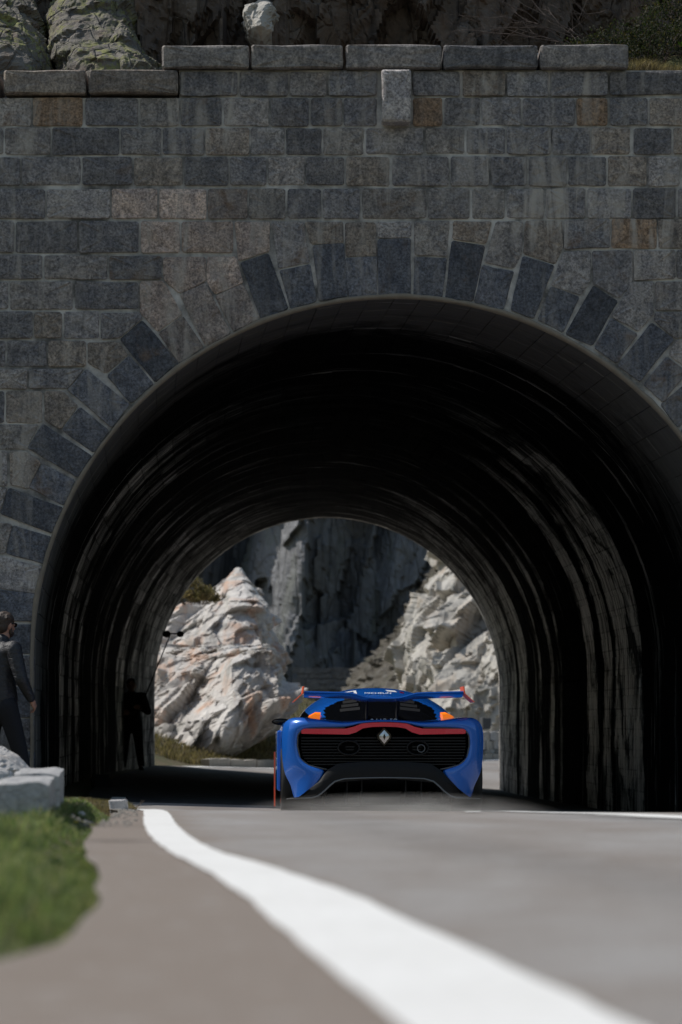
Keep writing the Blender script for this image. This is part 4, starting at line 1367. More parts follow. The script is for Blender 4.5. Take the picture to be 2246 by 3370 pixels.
for zx in (420, 560, 655, 940, 1040, 1176):
    x, _ = cz(zx, 700)
    zt = 0.36 if 500 < zx < 1100 else 0.26
    MB().box((x, 0.42, (zt + .10) / 2), (0.010, 0.72, zt - .10)).build('diffuser_fin', M['carbon'], car)
MB().box((0, 2.2, .105), (1.8, 3.6, .02)).build('undertray', M['carbon'], car)
# rear wing
sec = [(798, 186, 205), (740, 185, 206), (690, 181, 207), (650, 171, 203), (615, 160, 194), (580, 153, 186), (520, 150, 182), (400, 147, 180), (282, 144, 177)]
hw = []
for zx, za, zb in sec:
    x, z1 = cz(zx, za); _, z2 = cz(zx, zb)
    if zx == 798: x = 0
    hw.append([(x, .06, z1), (x, .055, z1 - .012), (x, .14, z2), (x, .28, z2 - .012), (x, .40, z2 + .002), (x, .42, z2 + .012), (x, .30, z2 + .028), (x, .16, z1 - .006)])
full = list(reversed(hw)) + [[(-p[0], p[1], p[2]) for p in h] for h in hw[1:]]
V = [p for h in full for p in h]
F = []
for k in range(len(full) - 1):
    for j in range(8): F.append([k * 8 + j, k * 8 + (j + 1) % 8, k * 8 + 8 + (j + 1) % 8, k * 8 + 8 + j])
F += [list(range(8)), [len(V) - 8 + k for k in range(8)]]
wing = mesh_obj('rear_wing', V, F, M['blue'], car, True)
wing.modifiers.new('es', 'EDGE_SPLIT').split_angle = R(40)
for sx in (-1, 1):
    pr = [cz(280, 114), cz(274, 160), cz(212, 216)]
    V = []
    for (x, z) in pr:
        for dx in (-.006, .006):
            for y in (0.04, 0.44): V.append((sx * -(x + dx), y if z > 1.1 else y + .03, z))
    F = []
    for k in (0, 1):
        a = k * 4; b = a + 4
        F += [[a, a + 1, b + 1, b], [a + 2, b + 2, b + 3, a + 3], [a, b, b + 2, a + 2], [a + 1, a + 3, b + 3, b + 1]]
    F += [[0, 2, 3, 1], [8, 9, 11, 10]]
    mesh_obj('wing_endplate', V, F, M['orange'], car)
    x = sx * 0.150
    V = []
    for (y, z) in ((.16, 1.125), (.34, 1.125), (.62, .965), (.40, .94)):
        V += [(x - .007, y, z), (x + .007, y, z)]
    mesh_obj('wing_strut', V, [[0, 2, 4, 6], [1, 7, 5, 3], [0, 1, 3, 2], [2, 3, 5, 4], [4, 5, 7, 6], [6, 7, 1, 0]], M['carbon'], car)
    # side blade with orange edges, wing mirror
    bl = MB().box((sx * 0.985, 1.95, 0.53), (0.05, 0.9, 0.62)).build('side_blade', M['blue'], car); bevel(bl, 0.02, 3)
    MB().box((sx * 1.035, 1.55, 0.34), (0.016, 0.03, 0.56)).build('blade_edge', M['orange'], car)
    MB().box((sx * 0.975, 1.45, 0.33), (0.008, 0.03, 0.46)).build('blade_edge', M['orange'], car)
    mm = MB().ball((sx * 0.955, 2.35, 0.935), (0.098, .06, .036), 14, 8).tube([(sx * .90, 2.4, .93), (sx * .70, 2.5, .90)], .014, 6)
    mm.build('wing_mirror', M['black_gloss'], car, True)
    # wheels
    for yc, rt_, wd in ((0.66, .335, .29), (3.30, .325, .25)):
        x0_ = sx * 0.845 if yc < 1 else sx * .82
        prof_ = [(-.5, .72), (-.5, .92), (-.46, .975), (-.36, 1.0), (.36, 1.0), (.46, .975), (.5, .92), (.5, .72)]
        V = []; F = []; nn = 40
        for k in range(nn):
            a = 2 * math.pi * k / nn
            for (t, rr) in prof_: V.append((x0_ + t * wd, yc + rr * rt_ * math.cos(a), .335 - (.335 - rt_) + rr * rt_ * math.sin(a)))
        m_ = len(prof_)
        for k in range(nn):
            for j in range(m_ - 1): F.append([k * m_ + j, k * m_ + j + 1, ((k + 1) % nn) * m_ + j + 1, ((k + 1) % nn) * m_ + j])
        ty = mesh_obj('wheel', V, F, M['tyre'], car, True)
        rb = MB()
        zc = rt_
        for k in range(10):
            a = 2 * math.pi * k / 10
            rb.tube([(x0_ + sx * wd * .40, yc + .03 * math.cos(a), zc + .03 * math.sin(a)), (x0_ + sx * wd * .42, yc + .235 * math.cos(a), zc + .235 * math.sin(a))], .016, 5)
        rb.tube([(x0_ - wd * .4, yc, zc), (x0_ + wd * .4, yc, zc)], .06, 12)
        rb.tube([(x0_ + sx * wd * .42, yc + .24 * math.cos(a), zc + .24 * math.sin(a)) for a in np.linspace(0, 2 * math.pi, 41)], .012, 5, False)
        rb.build('rim', M['wheel'], ty, True)


def text_mesh(name, body_, size, mat, parent, loc, rot, width=None, extr=0.002):
    cu = bpy.data.curves.new(name, 'FONT'); cu.body = body_; cu.size = size; cu.align_x = 'CENTER'; cu.align_y = 'CENTER'; cu.extrude = extr; cu.resolution_u = 3
    tmp = bpy.data.objects.new(name + '_tmp', cu); COL.objects.link(tmp)
    dg = bpy.context.evaluated_depsgraph_get(); dg.update()
    me = bpy.data.meshes.new_from_object(tmp.evaluated_get(dg))
    bpy.data.objects.remove(tmp); bpy.data.curves.remove(cu)
    if width:
        xs_ = [v.co.x for v in me.vertices]; f = width / (max(xs_) - min(xs_)); mid = (max(xs_) + min(xs_)) / 2
        for v in me.vertices: v.co.x = (v.co.x - mid) * f
    me.name = name
    o = bpy.data.objects.new(name, me); COL.objects.link(o)
    me.materials.clear(); me.materials.append(mat)
    o.parent = parent; o.location = loc; o.rotation_euler = rot
    return o


text_mesh('roof_lettering', 'MICHELIN', 0.062, M['white'], car, (0.01, 1.30, cab_z(0, 1.30) + .014), (R(20), 0, 0), 0.27)
text_mesh('deck_lettering', 'A110-50', 0.055, M['white'], car, (0.0, 0.155, 0.932), (R(32), 0, 0), 0.27)
for sx in (-1, 1):
    text_mesh('pillar_lettering', 'ALPINE', 0.026, M['pink'], car, (sx * 0.625, 0.66, cab_z(.625, .66) + .02), (R(60), sx * R(12), 0), 0.085)
# white number panel outline on the roof and the small marks beside it
def roof_quad(name, pts, mat):
    V = [(x, y, cab_z(x, y) + .004) for x, y in pts]
    return mesh_obj(name, V, [list(range(len(pts)))], mat, car)
def roof_ring(name, x0, x1, y0, y1, w_, wy, mat):
    o_ = []; 
    for (xa, xb, ya, yb) in ((x0, x1, y0, y0 + wy), (x0, x1, y1 - wy, y1), (x0, x0 + w_, y0, y1), (x1 - w_, x1, y0, y1)):
        o_.append((xa, xb, ya, yb))
    V = []; F = []
    for q, (xa, xb, ya, yb) in enumerate(o_):
        for i in range(5):
            for j in range(5):
                x = xa + (xb - xa) * i / 4; y = ya + (yb - ya) * j / 4
                V.append((x, y, cab_z(x, y) + .004 + .0006 * q))
        for i in range(4):
            for j in range(4):
                a = q * 25 + i * 5 + j
                F.append([a, a + 5, a + 6, a + 1])
    return mesh_obj(name, V, F, mat, car)
roof_ring('number_panel', -.33, -.20, 1.36, 1.60, .028, .055, M['white'])
roof_quad('roof_mark', [(.12, 1.50), (.22, 1.50), (.20, 1.60), (.10, 1.60)], M['white'])
roof_quad('roof_mark', [(.25, 1.48), (.29, 1.48), (.285, 1.56), (.245, 1.56)], M['red'])

# dust kicked up behind the wheels
_m = bpy.data.materials.new('road_dust'); _m.use_nodes = True
_n = _m.node_tree
_n.nodes.remove(_n.nodes['Principled BSDF'])
_pv = _n.nodes.new('ShaderNodeVolumePrincipled')
_tc = _n.nodes.new('ShaderNodeTexCoord')
_mp = _n.nodes.new('ShaderNodeVectorMath'); _mp.operation = 'LENGTH'
_n.links.new(_tc.outputs['Object'], _mp.inputs[0])
_r = _n.nodes.new('ShaderNodeMapRange')
_r.inputs['From Min'].default_value = 1.0; _r.inputs['From Max'].default_value = 0.25
_n.links.new(_mp.outputs['Value'], _r.inputs['Value'])
_no = _n.nodes.new('ShaderNodeTexNoise'); _no.inputs['Scale'].default_value = 3.0; _no.inputs['Detail'].default_value = 4
_n.links.new(_tc.outputs['Object'], _no.inputs['Vector'])
_rr = _n.nodes.new('ShaderNodeMapRange'); _rr.inputs['From Min'].default_value = 0.25; _rr.inputs['From Max'].default_value = 0.75
_n.links.new(_no.outputs['Fac'], _rr.inputs['Value'])
_mu = _n.nodes.new('ShaderNodeMath'); _mu.operation = 'MULTIPLY'
_n.links.new(_r.outputs[0], _mu.inputs[0]); _n.links.new(_rr.outputs[0], _mu.inputs[1])
_m2 = _n.nodes.new('ShaderNodeMath'); _m2.operation = 'MULTIPLY'; _m2.inputs[1].default_value = 2.2
_n.links.new(_mu.outputs[0], _m2.inputs[0])
_n.links.new(_m2.outputs[0], _pv.inputs['Density'])
_pv.inputs['Color'].default_value = (0.78, 0.76, 0.73, 1)
_n.links.new(_pv.outputs[0], _n.nodes['Material Output'].inputs['Volume'])
dv = MB().ball((0, 0, 0), 1.0, 24, 14).build('dust', _m)
dv.location = (0.46, 23.7, ZC - .70); dv.scale = (1.40, 0.55, 0.19)
setp(dv, 'thin grey dust drifting over the road behind the car', 'dust', kind='stuff')
# ------------------------------------------------------------------ people
M['skin'] = plain('skin', (0.42, 0.225, 0.165), 0.55, 0, 30, 0.12)
M['hair'] = plain('brown_hair', (0.055, 0.036, 0.027), 0.6, 0, 55, 0.5, 0.8)
_t = NT('dark_jacket'); _o = _t.obj()
_n1 = _t.noise(_t.map(_o, (1, 1, 2.2), (0.4, 0.3, 0)), 13, 4, 0.6, 0.8)
M['jacket'] = _t.fin(_t.mix(_n1, (0.016, 0.0165, 0.021), (0.036, 0.0365, 0.045)), 0.5, 0, _t.bump(_n1, 0.7, 0.025))
M['trousers'] = plain('dark_trousers', (0.009, 0.010, 0.016), 0.85, 0, 18, 0.3, 0.5)
M['shoe'] = plain('black_shoe', (0.012, 0.011, 0.011), 0.5)
M['black_cloth'] = plain('black_clothes', (0.008, 0.008, 0.009), 0.9, 0, 12, 0.3, 0.4)
M['lens'] = plain('dark_glasses', (0.006, 0.006, 0.007), 0.1)


def hand(mb, wrist, direc, side, curl=0.5, flip=1):
    """palm, four fingers and a thumb; direc = forearm direction, side = vector across the palm towards the thumb"""
    d = Vector(direc).normalized(); s = Vector(side); s = (s - d * s.dot(d)).normalized()
    nrm = d.cross(s).normalized() * flip
    w = Vector(wrist)
    mb.capsule(w, .028, w + d * .035, .030)
    for k, (off, L) in enumerate([(.030, .078), (.010, .086), (-.010, .080), (-.028, .064)]):
        b0 = w + d * .03 + s * off * .8
        b1 = w + d * .092 + s * off
        mb.capsule(b0, .016, b1, .0125, 8)
        p = b1; dd = d.copy()
        for q in range(3):
            ang = curl * (0.75 + 0.25 * q)
            dd = (dd * math.cos(ang) + nrm * math.sin(ang)).normalized()
            p2 = p + dd * L * (.45, .32, .23)[q]
            mb.capsule(p, .0105 - .001 * q, p2, .0095 - .001 * q, 8)
            p = p2
    t0 = w + d * .025 + s * .026
    t1 = t0 + (d * .6 + s * .55 + nrm * .35).normalized() * .042
    t2 = t1 + (d * .75 + s * .05 + nrm * .6).normalized() * .032
    t3 = t2 + (d * .6 - s * .15 + nrm * .7).normalized() * .026
    mb.capsule(t0, .016, t1, .0125, 8); mb.capsule(t1, .012, t2, .011, 8); mb.capsule(t2, .011, t3, .009, 8)


def person(label, loc, rz, J, h=1.8, mats=None, hair=True, glasses=False, jacket_len=0.82, group=None, beard=False):
    """J: joints in the person's frame (x = right hand side, y = forwards, z = up)"""
    mt = mats or (M['skin'], M['jacket'], M['trousers'], M['hair'])
    pr = thing('person', label, 'person', loc, rz, group)
    V = {k: Vector(v) for k, v in J.items() if k != 'curl'}
    b = MB()
    hd = V['head']
    fw = V['face'].normalized()
    rt = fw.cross(Vector((0, 0, 1))).normalized(); up = rt.cross(fw)
    rot = Matrix((rt, fw, up)).transposed()
    b.ball(hd + up * .015, (.074, .094, .108), 18, 12, rot)
    b.ball(hd - up * .055 + fw * .025, (.058, .068, .060), 14, 10, rot)          # jaw
    b.capsule(hd + fw * .088 + up * .01, .012, hd + fw * .108 - up * .022, .016, 8)  # nose
    b.ball(hd + fw * .088 - up * .062, (.022, .012, .009), 8, 6, rot)             # lips
    for s in (-1, 1):
        b.ball(hd + rt * s * .076 - up * .005 - fw * .008, (.012, .022, .034), 8, 8, rot)
        b.ball(hd + rt * s * .032 + fw * .078 + up * .012, (.018, .016, .011), 8, 6, rot)
    b.capsule(V['neck'], .060, hd - up * .06, .054)
    b.capsule(V['chest'], .13, V['belly'], .125); b.capsule(V['belly'], .125, V['pelvis'], .13)
    for s in ('l', 'r'):
        b.capsule(V['chest'] + Vector((0, 0, .08)), .07, V['sh_' + s], .06)
        b.capsule(V['sh_' + s], .052, V['el_' + s], .041); b.capsule(V['el_' + s], .041, V['wr_' + s], .027)
        b.capsule(V['hip_' + s], .085, V['kn_' + s], .056); b.capsule(V['kn_' + s], .056, V['an_' + s], .038)
        b.capsule(V['an_' + s], .038, V['toe_' + s], .034)
        d = V['wr_' + s] - V['el_' + s]
        hand(b, V['wr_' + s], d, V.get('thumb_' + s, Vector((0, 1, 0))), J.get('curl', 0.75), -1 if s == 'r' else 1)
    o = b.build('body', mt[0], pr)
    remesh(o, .0085, 4, .5)
    c = MB()                                                                   # jacket
    c.capsule(V['chest'] + Vector((0, 0, .05)), .158, V['belly'], .162); c.capsule(V['belly'], .162, V['pelvis'] + Vector((0, 0, .06)), .166)
    c.capsule(V['neck'] - Vector((0, 0, .03)), .082, V['neck'] + Vector((0, 0, .028)), .072)
    for s in ('l', 'r'):
        c.capsule(V['chest'] + Vector((0, 0, .10)), .09, V['sh_' + s], .083)
        c.capsule(V['sh_' + s], .081, V['el_' + s], .066); c.capsule(V['el_' + s], .066, V['wr_' + s] - (V['wr_' + s] - V['el_' + s]).normalized() * .02, .046)
    o = c.build('jacket', mt[1], pr)
    remesh(o, .014, 5, .5)
    c = MB()
    for s in ('l', 'r'):
        c.capsule(V['hip_' + s], .108, V['kn_' + s], .080); c.capsule(V['kn_' + s], .080, V['an_' + s] + Vector((0, 0, .03)), .062)
    c.capsule(V['pelvis'] + Vector((0, 0, .02)), .14, V['pelvis'] - Vector((0, 0, .05)), .135)
    o = c.build('trousers', mt[2], pr)
    remesh(o, .014, 5, .5)
    for s in ('l', 'r'):
        c = MB(); c.capsule(V['an_' + s] - Vector((0, 0, .03)), .052, V['toe_' + s], .046); c.capsule(V['an_' + s] - Vector((0, 0, .035)) + (V['an_' + s] - V['toe_' + s]).normalized() * .04, .045, V['toe_' + s], .04)
        remesh(c.build('shoe', M['shoe'], pr), .012, 3, .5)
    c = MB()                                                                   # hair cap with tufts
    c.ball(hd + up * .040 - fw * .018, (.086, .102, .094), 18, 12, rot)
    c.ball(hd - up * .015 - fw * .052, (.074, .058, .070), 14, 10, rot)
    rnd = random.Random(5)
    for k in range(60):
        a = rnd.uniform(0, 6.28); e = rnd.uniform(.1, 1.2)
        dd = rt * math.cos(a) * math.sin(e) + fw * math.sin(a) * math.sin(e) + up * math.cos(e)
        if dd.dot(fw) > .75: continue
        p = hd + up * .035 - fw * .018 + dd * .086
        c.capsule(p, .016, p + (dd * .4 - up * .4 - fw * .3).normalized() * .03, .009, 6)
    o = c.build('hair', mt[3], pr)
    remesh(o, .009, 2, .5)
    if beard:
        c = MB(); c.ball(hd - up * .075 + fw * .035, (.058, .062, .045), 14, 10, rot)
        for s in (-1, 1): c.capsule(hd + rt * s * .062 + up * .0, .016, hd + rt * s * .052 - up * .07 + fw * .02, .024)
        remesh(c.build('beard', mt[3], pr), .009, 2, .5)
    if glasses:
        c = MB()
        for s in (-1, 1):
            c.ball(hd + rt * s * .034 + fw * .094 + up * .012, (.030, .008, .022), 12, 8, rot)
            c.tube([hd + rt * s * .064 + fw * .092 + up * .018, hd + rt * s * .082 + fw * .02 + up * .018, hd + rt * s * .080 - fw * .01 + up * .012], .004, 5)
        c.build('glasses', M['lens'], pr, True)
    return pr


# man walking along the wall on the left; he faces right and slightly away (frame: x right of him, y ahead)
gzp = float(ground_z(np.array([-3.1]), np.array([26.5]))[0])
person('man in a dark jacket and glasses walking past the left foot of the portal', (-3.19, 26.55, gzp), R(-46),
       dict(pelvis=(0, .02, .93), belly=(0, .0, 1.12), chest=(0, .01, 1.33), neck=(0, .035, 1.53), head=(0, .075, 1.70), face=(-.12, 1, -.08),
            sh_l=(-.20, 0, 1.47), sh_r=(.20, .015, 1.47), el_l=(-.25, -.10, 1.20), el_r=(.27, .05, 1.19), wr_l=(-.25, -.16, .96), wr_r=(.24, .20, .985),
            thumb_r=(-.5, .8, .3), thumb_l=(.5, .8, .3), hip_l=(-.09, 0, .93), hip_r=(.09, .02, .93), kn_l=(-.10, -.04, .50), kn_r=(.10, .16, .52), an_l=(-.10, -.26, .12), an_r=(.10, .26, .09),
            toe_l=(-.11, -.10, .05), toe_r=(.12, .42, .055), curl=1.0), beard=True, glasses=True).scale = (.98, .98, .975)
# sound recordist standing deep in the tunnel
px_ = -3.82
pz = float(road_z(np.array([px_]), np.array([52.0]))[0])
px_, py_ = W(434, 0, 50.5)[0], 50.5
pz = float(ground_z(np.array([px_]), np.array([py_]))[0])
blk = (M['skin'], M['black_cloth'], M['black_cloth'], M['hair'])
person('black silhouette of a person standing deep in the tunnel holding a boom pole', (px_, py_, pz), R(180),
       dict(pelvis=(0, 0, .87), belly=(0, 0, 1.03), chest=(0, 0, 1.22), neck=(0, .01, 1.38), head=(0, .02, 1.53), face=(-.1, 1, 0),
            sh_l=(-.19, 0, 1.34), sh_r=(.19, 0, 1.34), el_l=(-.29, .02, 1.07), el_r=(.29, .02, 1.07), wr_l=(-.18, .20, 1.12), wr_r=(.15, .22, 1.05),
            thumb_r=(-.3, .3, 1), thumb_l=(.3, .3, 1), hip_l=(-.09, 0, .87), hip_r=(.09, 0, .87), kn_l=(-.13, .02, .48), kn_r=(.12, .02, .48), an_l=(-.17, 0, .09), an_r=(.15, 0, .09),
            toe_l=(-.19, .15, .05), toe_r=(.17, .15, .05), curl=1.0), mats=blk)
bm = thing('boom_microphone', 'thin boom pole with two small black microphone heads against the pale rock', 'microphone', (px_, py_, pz))
h0 = Vector((0.16, -.24, 1.10))
tip = Vector(W(563, 2084, 49.6)) - Vector((px_, py_, pz))
M['boom'] = plain('matt_black_pole', (0.006, 0.006, 0.006), 0.7)
MB().tube([h0 - (tip - h0).normalized() * .35, h0, tip], [.014, .013, .009], 8).build('pole', M['boom'], bm, True)
MB().tube([tip + Vector((-.10, 0, .0)), tip + Vector((.12, 0, -.01))], .012, 6).build('crossbar', M['boom'], bm, True)
for q, (dx, rr) in enumerate(((-.075, .062), (.165, .055))):
    wsn = MB().ball(tip + Vector((dx, 0, -.015)), (rr * 1.15, rr * 1.3, rr), 14, 10).build('windscreen', M['boom'], bm, True)
rock('tunnel_lump', 'black lump lying against the foot of the left tunnel wall', 'rock',  # plain lump standing in for an unidentified dark shape
     [(-0.75, -3.12, -2.88, 35.3, 36.1), (-0.55, -3.12, -2.86, 35.3, 36.1), (-0.42, -3.12, -2.83, 35.35, 36.05), (-0.30, -3.12, -2.90, 35.4, 36.0), (-0.22, -3.12, -2.93, 35.5, 36.0)],
     M['black_cloth'], n=40, m=24, amp=0.03, cell=(.2, .2, .2), seed=91)
# ------------------------------------------------------------------ roadside stones
def granite_block(label, x, y, L, w, h, rz, seed, top=None):
    g = float(ground_z(np.array([x]), np.array([y]))[0])
    mb = MB()
    rs = random.Random(seed)
    nx_, ny_, nz_ = 5, 9, 5
    V = []; F = []
    idx = {}
    for i in range(nx_ + 1):
        for j in range(ny_ + 1):
            for k in range(nz_ + 1):
                if i in (0, nx_) or j in (0, ny_) or k in (0, nz_):
                    px = (i / nx_ - .5) * w; py = (j / ny_ - .5) * L; pz = k / nz_ * h
                    ex = (i in (0, nx_)) + (j in (0, ny_)) + (k in (0, nz_))
                    s_ = 1 - 0.012 * (ex - 1)
                    n_ = mnoise.noise(Vector((px * 9 + seed, py * 5, pz * 9))) * .016 + mnoise.noise(Vector((px * 30 + seed, py * 22, pz * 30))) * .006
                    idx[(i, j, k)] = len(V)
                    V.append((px * s_ * (1 + n_ * 3), py * (s_ * .5 + .5) + n_, pz * (1 - .02 * (ex - 1)) + n_ * (k > 0)))
    def q(a, b, c, d): F.append([idx[a], idx[b], idx[c], idx[d]])
    for i in range(nx_):
        for j in range(ny_):
            q((i, j, nz_), (i + 1, j, nz_), (i + 1, j + 1, nz_), (i, j + 1, nz_)); q((i, j, 0), (i, j + 1, 0), (i + 1, j + 1, 0), (i + 1, j, 0))
    for i in range(nx_):
        for k in range(nz_):
            q((i, 0, k), (i + 1, 0, k), (i + 1, 0, k + 1), (i, 0, k + 1)); q((i, ny_, k), (i, ny_, k + 1), (i + 1, ny_, k + 1), (i + 1, ny_, k))
    for j in range(ny_):
        for k in range(nz_):
            q((0, j, k), (0, j, k + 1), (0, j + 1, k + 1), (0, j + 1, k)); q((nx_, j, k), (nx_, j + 1, k), (nx_, j + 1, k + 1), (nx_, j, k + 1))
    o = mesh_obj('granite_block', V, F, M['granite'], None, False)
    zt = top if top is not None else g + h
    o.location = (x, y, zt - h); o.rotation_euler = (0, 0, rz)
    return setp(o, label, 'stone block', 'granite guard stones along the left verge')


granite_block('rough granite block nearest of the sharp-edged pair on the left verge', -1.475, 13.35, 1.7, 0.24, 0.34, R(5.0), 3, ZC - .232)
granite_block('rough granite block behind its neighbour with its dark right side showing', -1.665, 15.75, 2.5, 0.24, 0.38, R(5.0), 8, ZC - .226)
granite_block('blurred dark stone cut by the left picture edge before the granite blocks', -1.185, 8.6, 0.7, 0.22, 0.42, R(5), 14, ZC - .07)
rock('white_boulder', 'smooth white boulder behind the granite blocks on the left', 'boulder',
     [(-.30, -2.75, -1.98, 17.3, 18.7), (-.05, -2.8, -1.93, 17.3, 18.7), (.08, -2.8, -1.96, 17.35, 18.7), (.17, -2.75, -2.05, 17.5, 18.6), (.235, -2.7, -2.15, 17.7, 18.5), (.27, -2.6, -2.3, 17.9, 18.3)],
     M['white_rock'], n=64, m=40, amp=0.025, cell=(.35, .35, .25), seed=95, fine=.5)


def pebble(label, px, py, d, w, h, mat, seed, cat='stone', sink=0.3):
    x, y, z = W(px, py, d)
    V, F = rock_geo([(0, -w * .4, w * .4, -w * .4, w * .4), (h * .3, -w * .5, w * .5, -w * .5, w * .5), (h * .75, -w * .4, w * .42, -w * .4, w * .4), (h, -w * .15, w * .2, -w * .2, w * .2)], 24, 12, w * .06, (w * .5,) * 3, seed)
    o = mesh_obj('stone', V, F, mat)
    o.location = (x, y, z)
    return setp(o, label, cat)


gz1 = lambda x, y: float(ground_z(np.array([x]), np.array([y]))[0])
def on_ground(px, d, dz=0.0):
    x = (px - 1123) * d / FPX
    return 2400 + (ZC - gz1(x, d) - dz) * FPX / d


M['cream'] = plain('cream_stone', (0.50, 0.43, 0.34), 0.85, 0, 30, 0.25)
pebble('cream rounded stone lying at the edge of the asphalt by the turf', 368, on_ground(368, 14.6), 14.6, .050, .022, M['cream'], 5)
pebble('white stone in the turf right of the granite block', 268, on_ground(268, 14.8), 14.8, .045, .030, M['white_rock'], 6)
pebble('small white stone close beside the foot of the granite block', 178, on_ground(178, 13.6), 13.6, .030, .018, M['white_rock'], 7)
# pale kerb stone at the end of the turf mound
x, y, z = W(398, 2668, 19.6)
kb = MB()
kb.add([(-.055, -.15, -.05), (.045, -.15, -.05), (.05, .15, -.05), (-.06, .15, -.05), (-.075, -.13, .075), (.030, -.14, .078), (.035, .15, .075), (-.08, .14, .072)],
       [(3, 2, 1, 0), (4, 5, 6, 7), (0, 1, 5, 4), (1, 2, 6, 5), (2, 3, 7, 6), (3, 0, 4, 7)])
o = kb.build('kerb_stone', M['white_rock']); o.location = (x, y, z); bevel(o, .008, 2)
setp(o, 'single white kerb stone at the end of the dry turf mound', 'kerb stone')
# dry turf mound at the crest
V, F = rock_geo([(-.75, -3.4, -1.50, 18.9, 22), (-.26, -3.4, -1.56, 19.0, 22), (-.215, -3.4, -1.62, 19.3, 22), (-.185, -3.3, -1.75, 19.6, 21.8), (-.17, -3.0, -2.0, 19.9, 21.5)], 60, 24, .02, (.3, .3, .2), 97)
setp(mesh_obj('turf_mound', V, F, M['earth'], None, True), kind='structure')
# twig on the asphalt edge
tw = MB()
x, y, z = W(450, 2668, 18.3)
tw.tube([(-.06, 0, .0), (.0, 0, .012), (.05, 0, .055)], .0025, 5).tube([(.02, 0, .028), (.035, 0.01, .060)], .002, 5).tube([(-.02, 0, .008), (-.03, .02, .035)], .002, 5)
o = tw.build('twig', plain('twig_bark', (0.05, 0.035, 0.025), 0.9)); o.location = (x, y, z + .01)
setp(o, 'small dark twig on the road edge by the start of the white line', 'twig')
# gravel along the road edge
rs = random.Random(4)
gm = MB()
for k in range(420):
    y = rs.uniform(12, 19.5)
    x = float(edge_l(y)) + rs.gauss(-.04, .10)
    if x > float(DI(_XL, y)) - .1: continue
    g = max(gz1(x, y), float(road_z(np.array([x]), np.array([y]))[0]) if x > float(edge_l(y)) else -9)
    r_ = rs.uniform(.003, .010)
    gm.ball((x, y, g + r_ * .3), (r_ * rs.uniform(.8, 1.4), r_, r_ * .7), 6, 4)
o = gm.build('gravel', M['kerb']); setp(o, 'loose pale gravel along the left edge of the asphalt', 'gravel', kind='stuff')

# ------------------------------------------------------------------ grass
def grass_mat(name, c1, c2, c3):
    t = NT(name)
    o = t.obj()
    at = t.n('ShaderNodeAttribute', {'attribute_name': 'tint'}).outputs['Fac']
    n_ = t.noise(o, 3.0, 4, 0.6)
    c = t.mix(t.ramp(n_, [(0.35, 0.0), (0.65, 1.0)]), c1, c2)
    c = t.mix(t.ramp(at, [(0.62, 0.0), (0.95, 0.85)]), c, c3)
    c = t.mix(1.0, c, t.ramp(at, [(0.0, 0.5), (0.6, 1.25)]), 'MULTIPLY')
    tr = t.n('ShaderNodeBsdfTranslucent', None, {'Color': t.mix(1.0, c, (1.3, 1.35, 0.9), 'MULTIPLY')})
    t.fin(c, 0.75, 0)
    mx = t.n('ShaderNodeMixShader', None, {'Fac': 0.45})
    t.t.links.new(t.b.outputs[0], mx.inputs[1]); t.t.links.new(tr.outputs[0], mx.inputs[2])
    t.t.links.new(mx.outputs[0], t.t.nodes['Material Output'].inputs['Surface'])
    return t.m


def tint(o, per, seed=1):
    """one random value for each blade or leaf of `per` vertices"""
    n_ = len(o.data.vertices) // per
    r_ = np.repeat(np.random.RandomState(seed).uniform(0, 1, n_), per)
    a_ = o.data.attributes.new('tint', 'FLOAT', 'POINT')
    a_.data.foreach_set('value', r_.astype(np.float32))
    return o


M['grass'] = grass_mat('turf_grass', (0.115, 0.18, 0.06), (0.175, 0.235, 0.09), (0.33, 0.29, 0.17))
M['drygrass'] = grass_mat('dry_grass', (0.15, 0.115, 0.065), (0.105, 0.10, 0.045), (0.24, 0.185, 0.11))


def blades(pts, hts, wid, seed, lean=.5):
    rs = np.random.RandomState(seed)
    n_ = len(pts)
    P = np.asarray(pts, float); h = np.asarray(hts, float)
    a = rs.uniform(0, 2 * np.pi, n_); b = rs.uniform(0, 2 * np.pi, n_)
    w_ = wid * rs.uniform(.6, 1.3, n_)
    wx, wy = np.cos(a) * w_, np.sin(a) * w_
    lx, ly = np.cos(b) * h * lean * rs.uniform(.2, 1.2, n_), np.sin(b) * h * lean * rs.uniform(.2, 1.2, n_)
    v0 = P + np.stack([-wx, -wy, -h * .1], 1); v1 = P + np.stack([wx, wy, -h * .1], 1)
    v2 = P + np.stack([lx * .35 + wx * .7, ly * .35 + wy * .7, h * .6], 1); v3 = P + np.stack([lx * .35 - wx * .7, ly * .35 - wy * .7, h * .6], 1)
    v4 = P + np.stack([lx, ly, h], 1)
    V = np.stack([v0, v1, v2, v3, v4], 1).reshape(-1, 3)
    i = np.arange(n_) * 5
    F = np.stack([i, i + 1, i + 2, i + 3], 1).tolist() + np.stack([i + 3, i + 2, i + 4], 1).tolist()
    return V, F


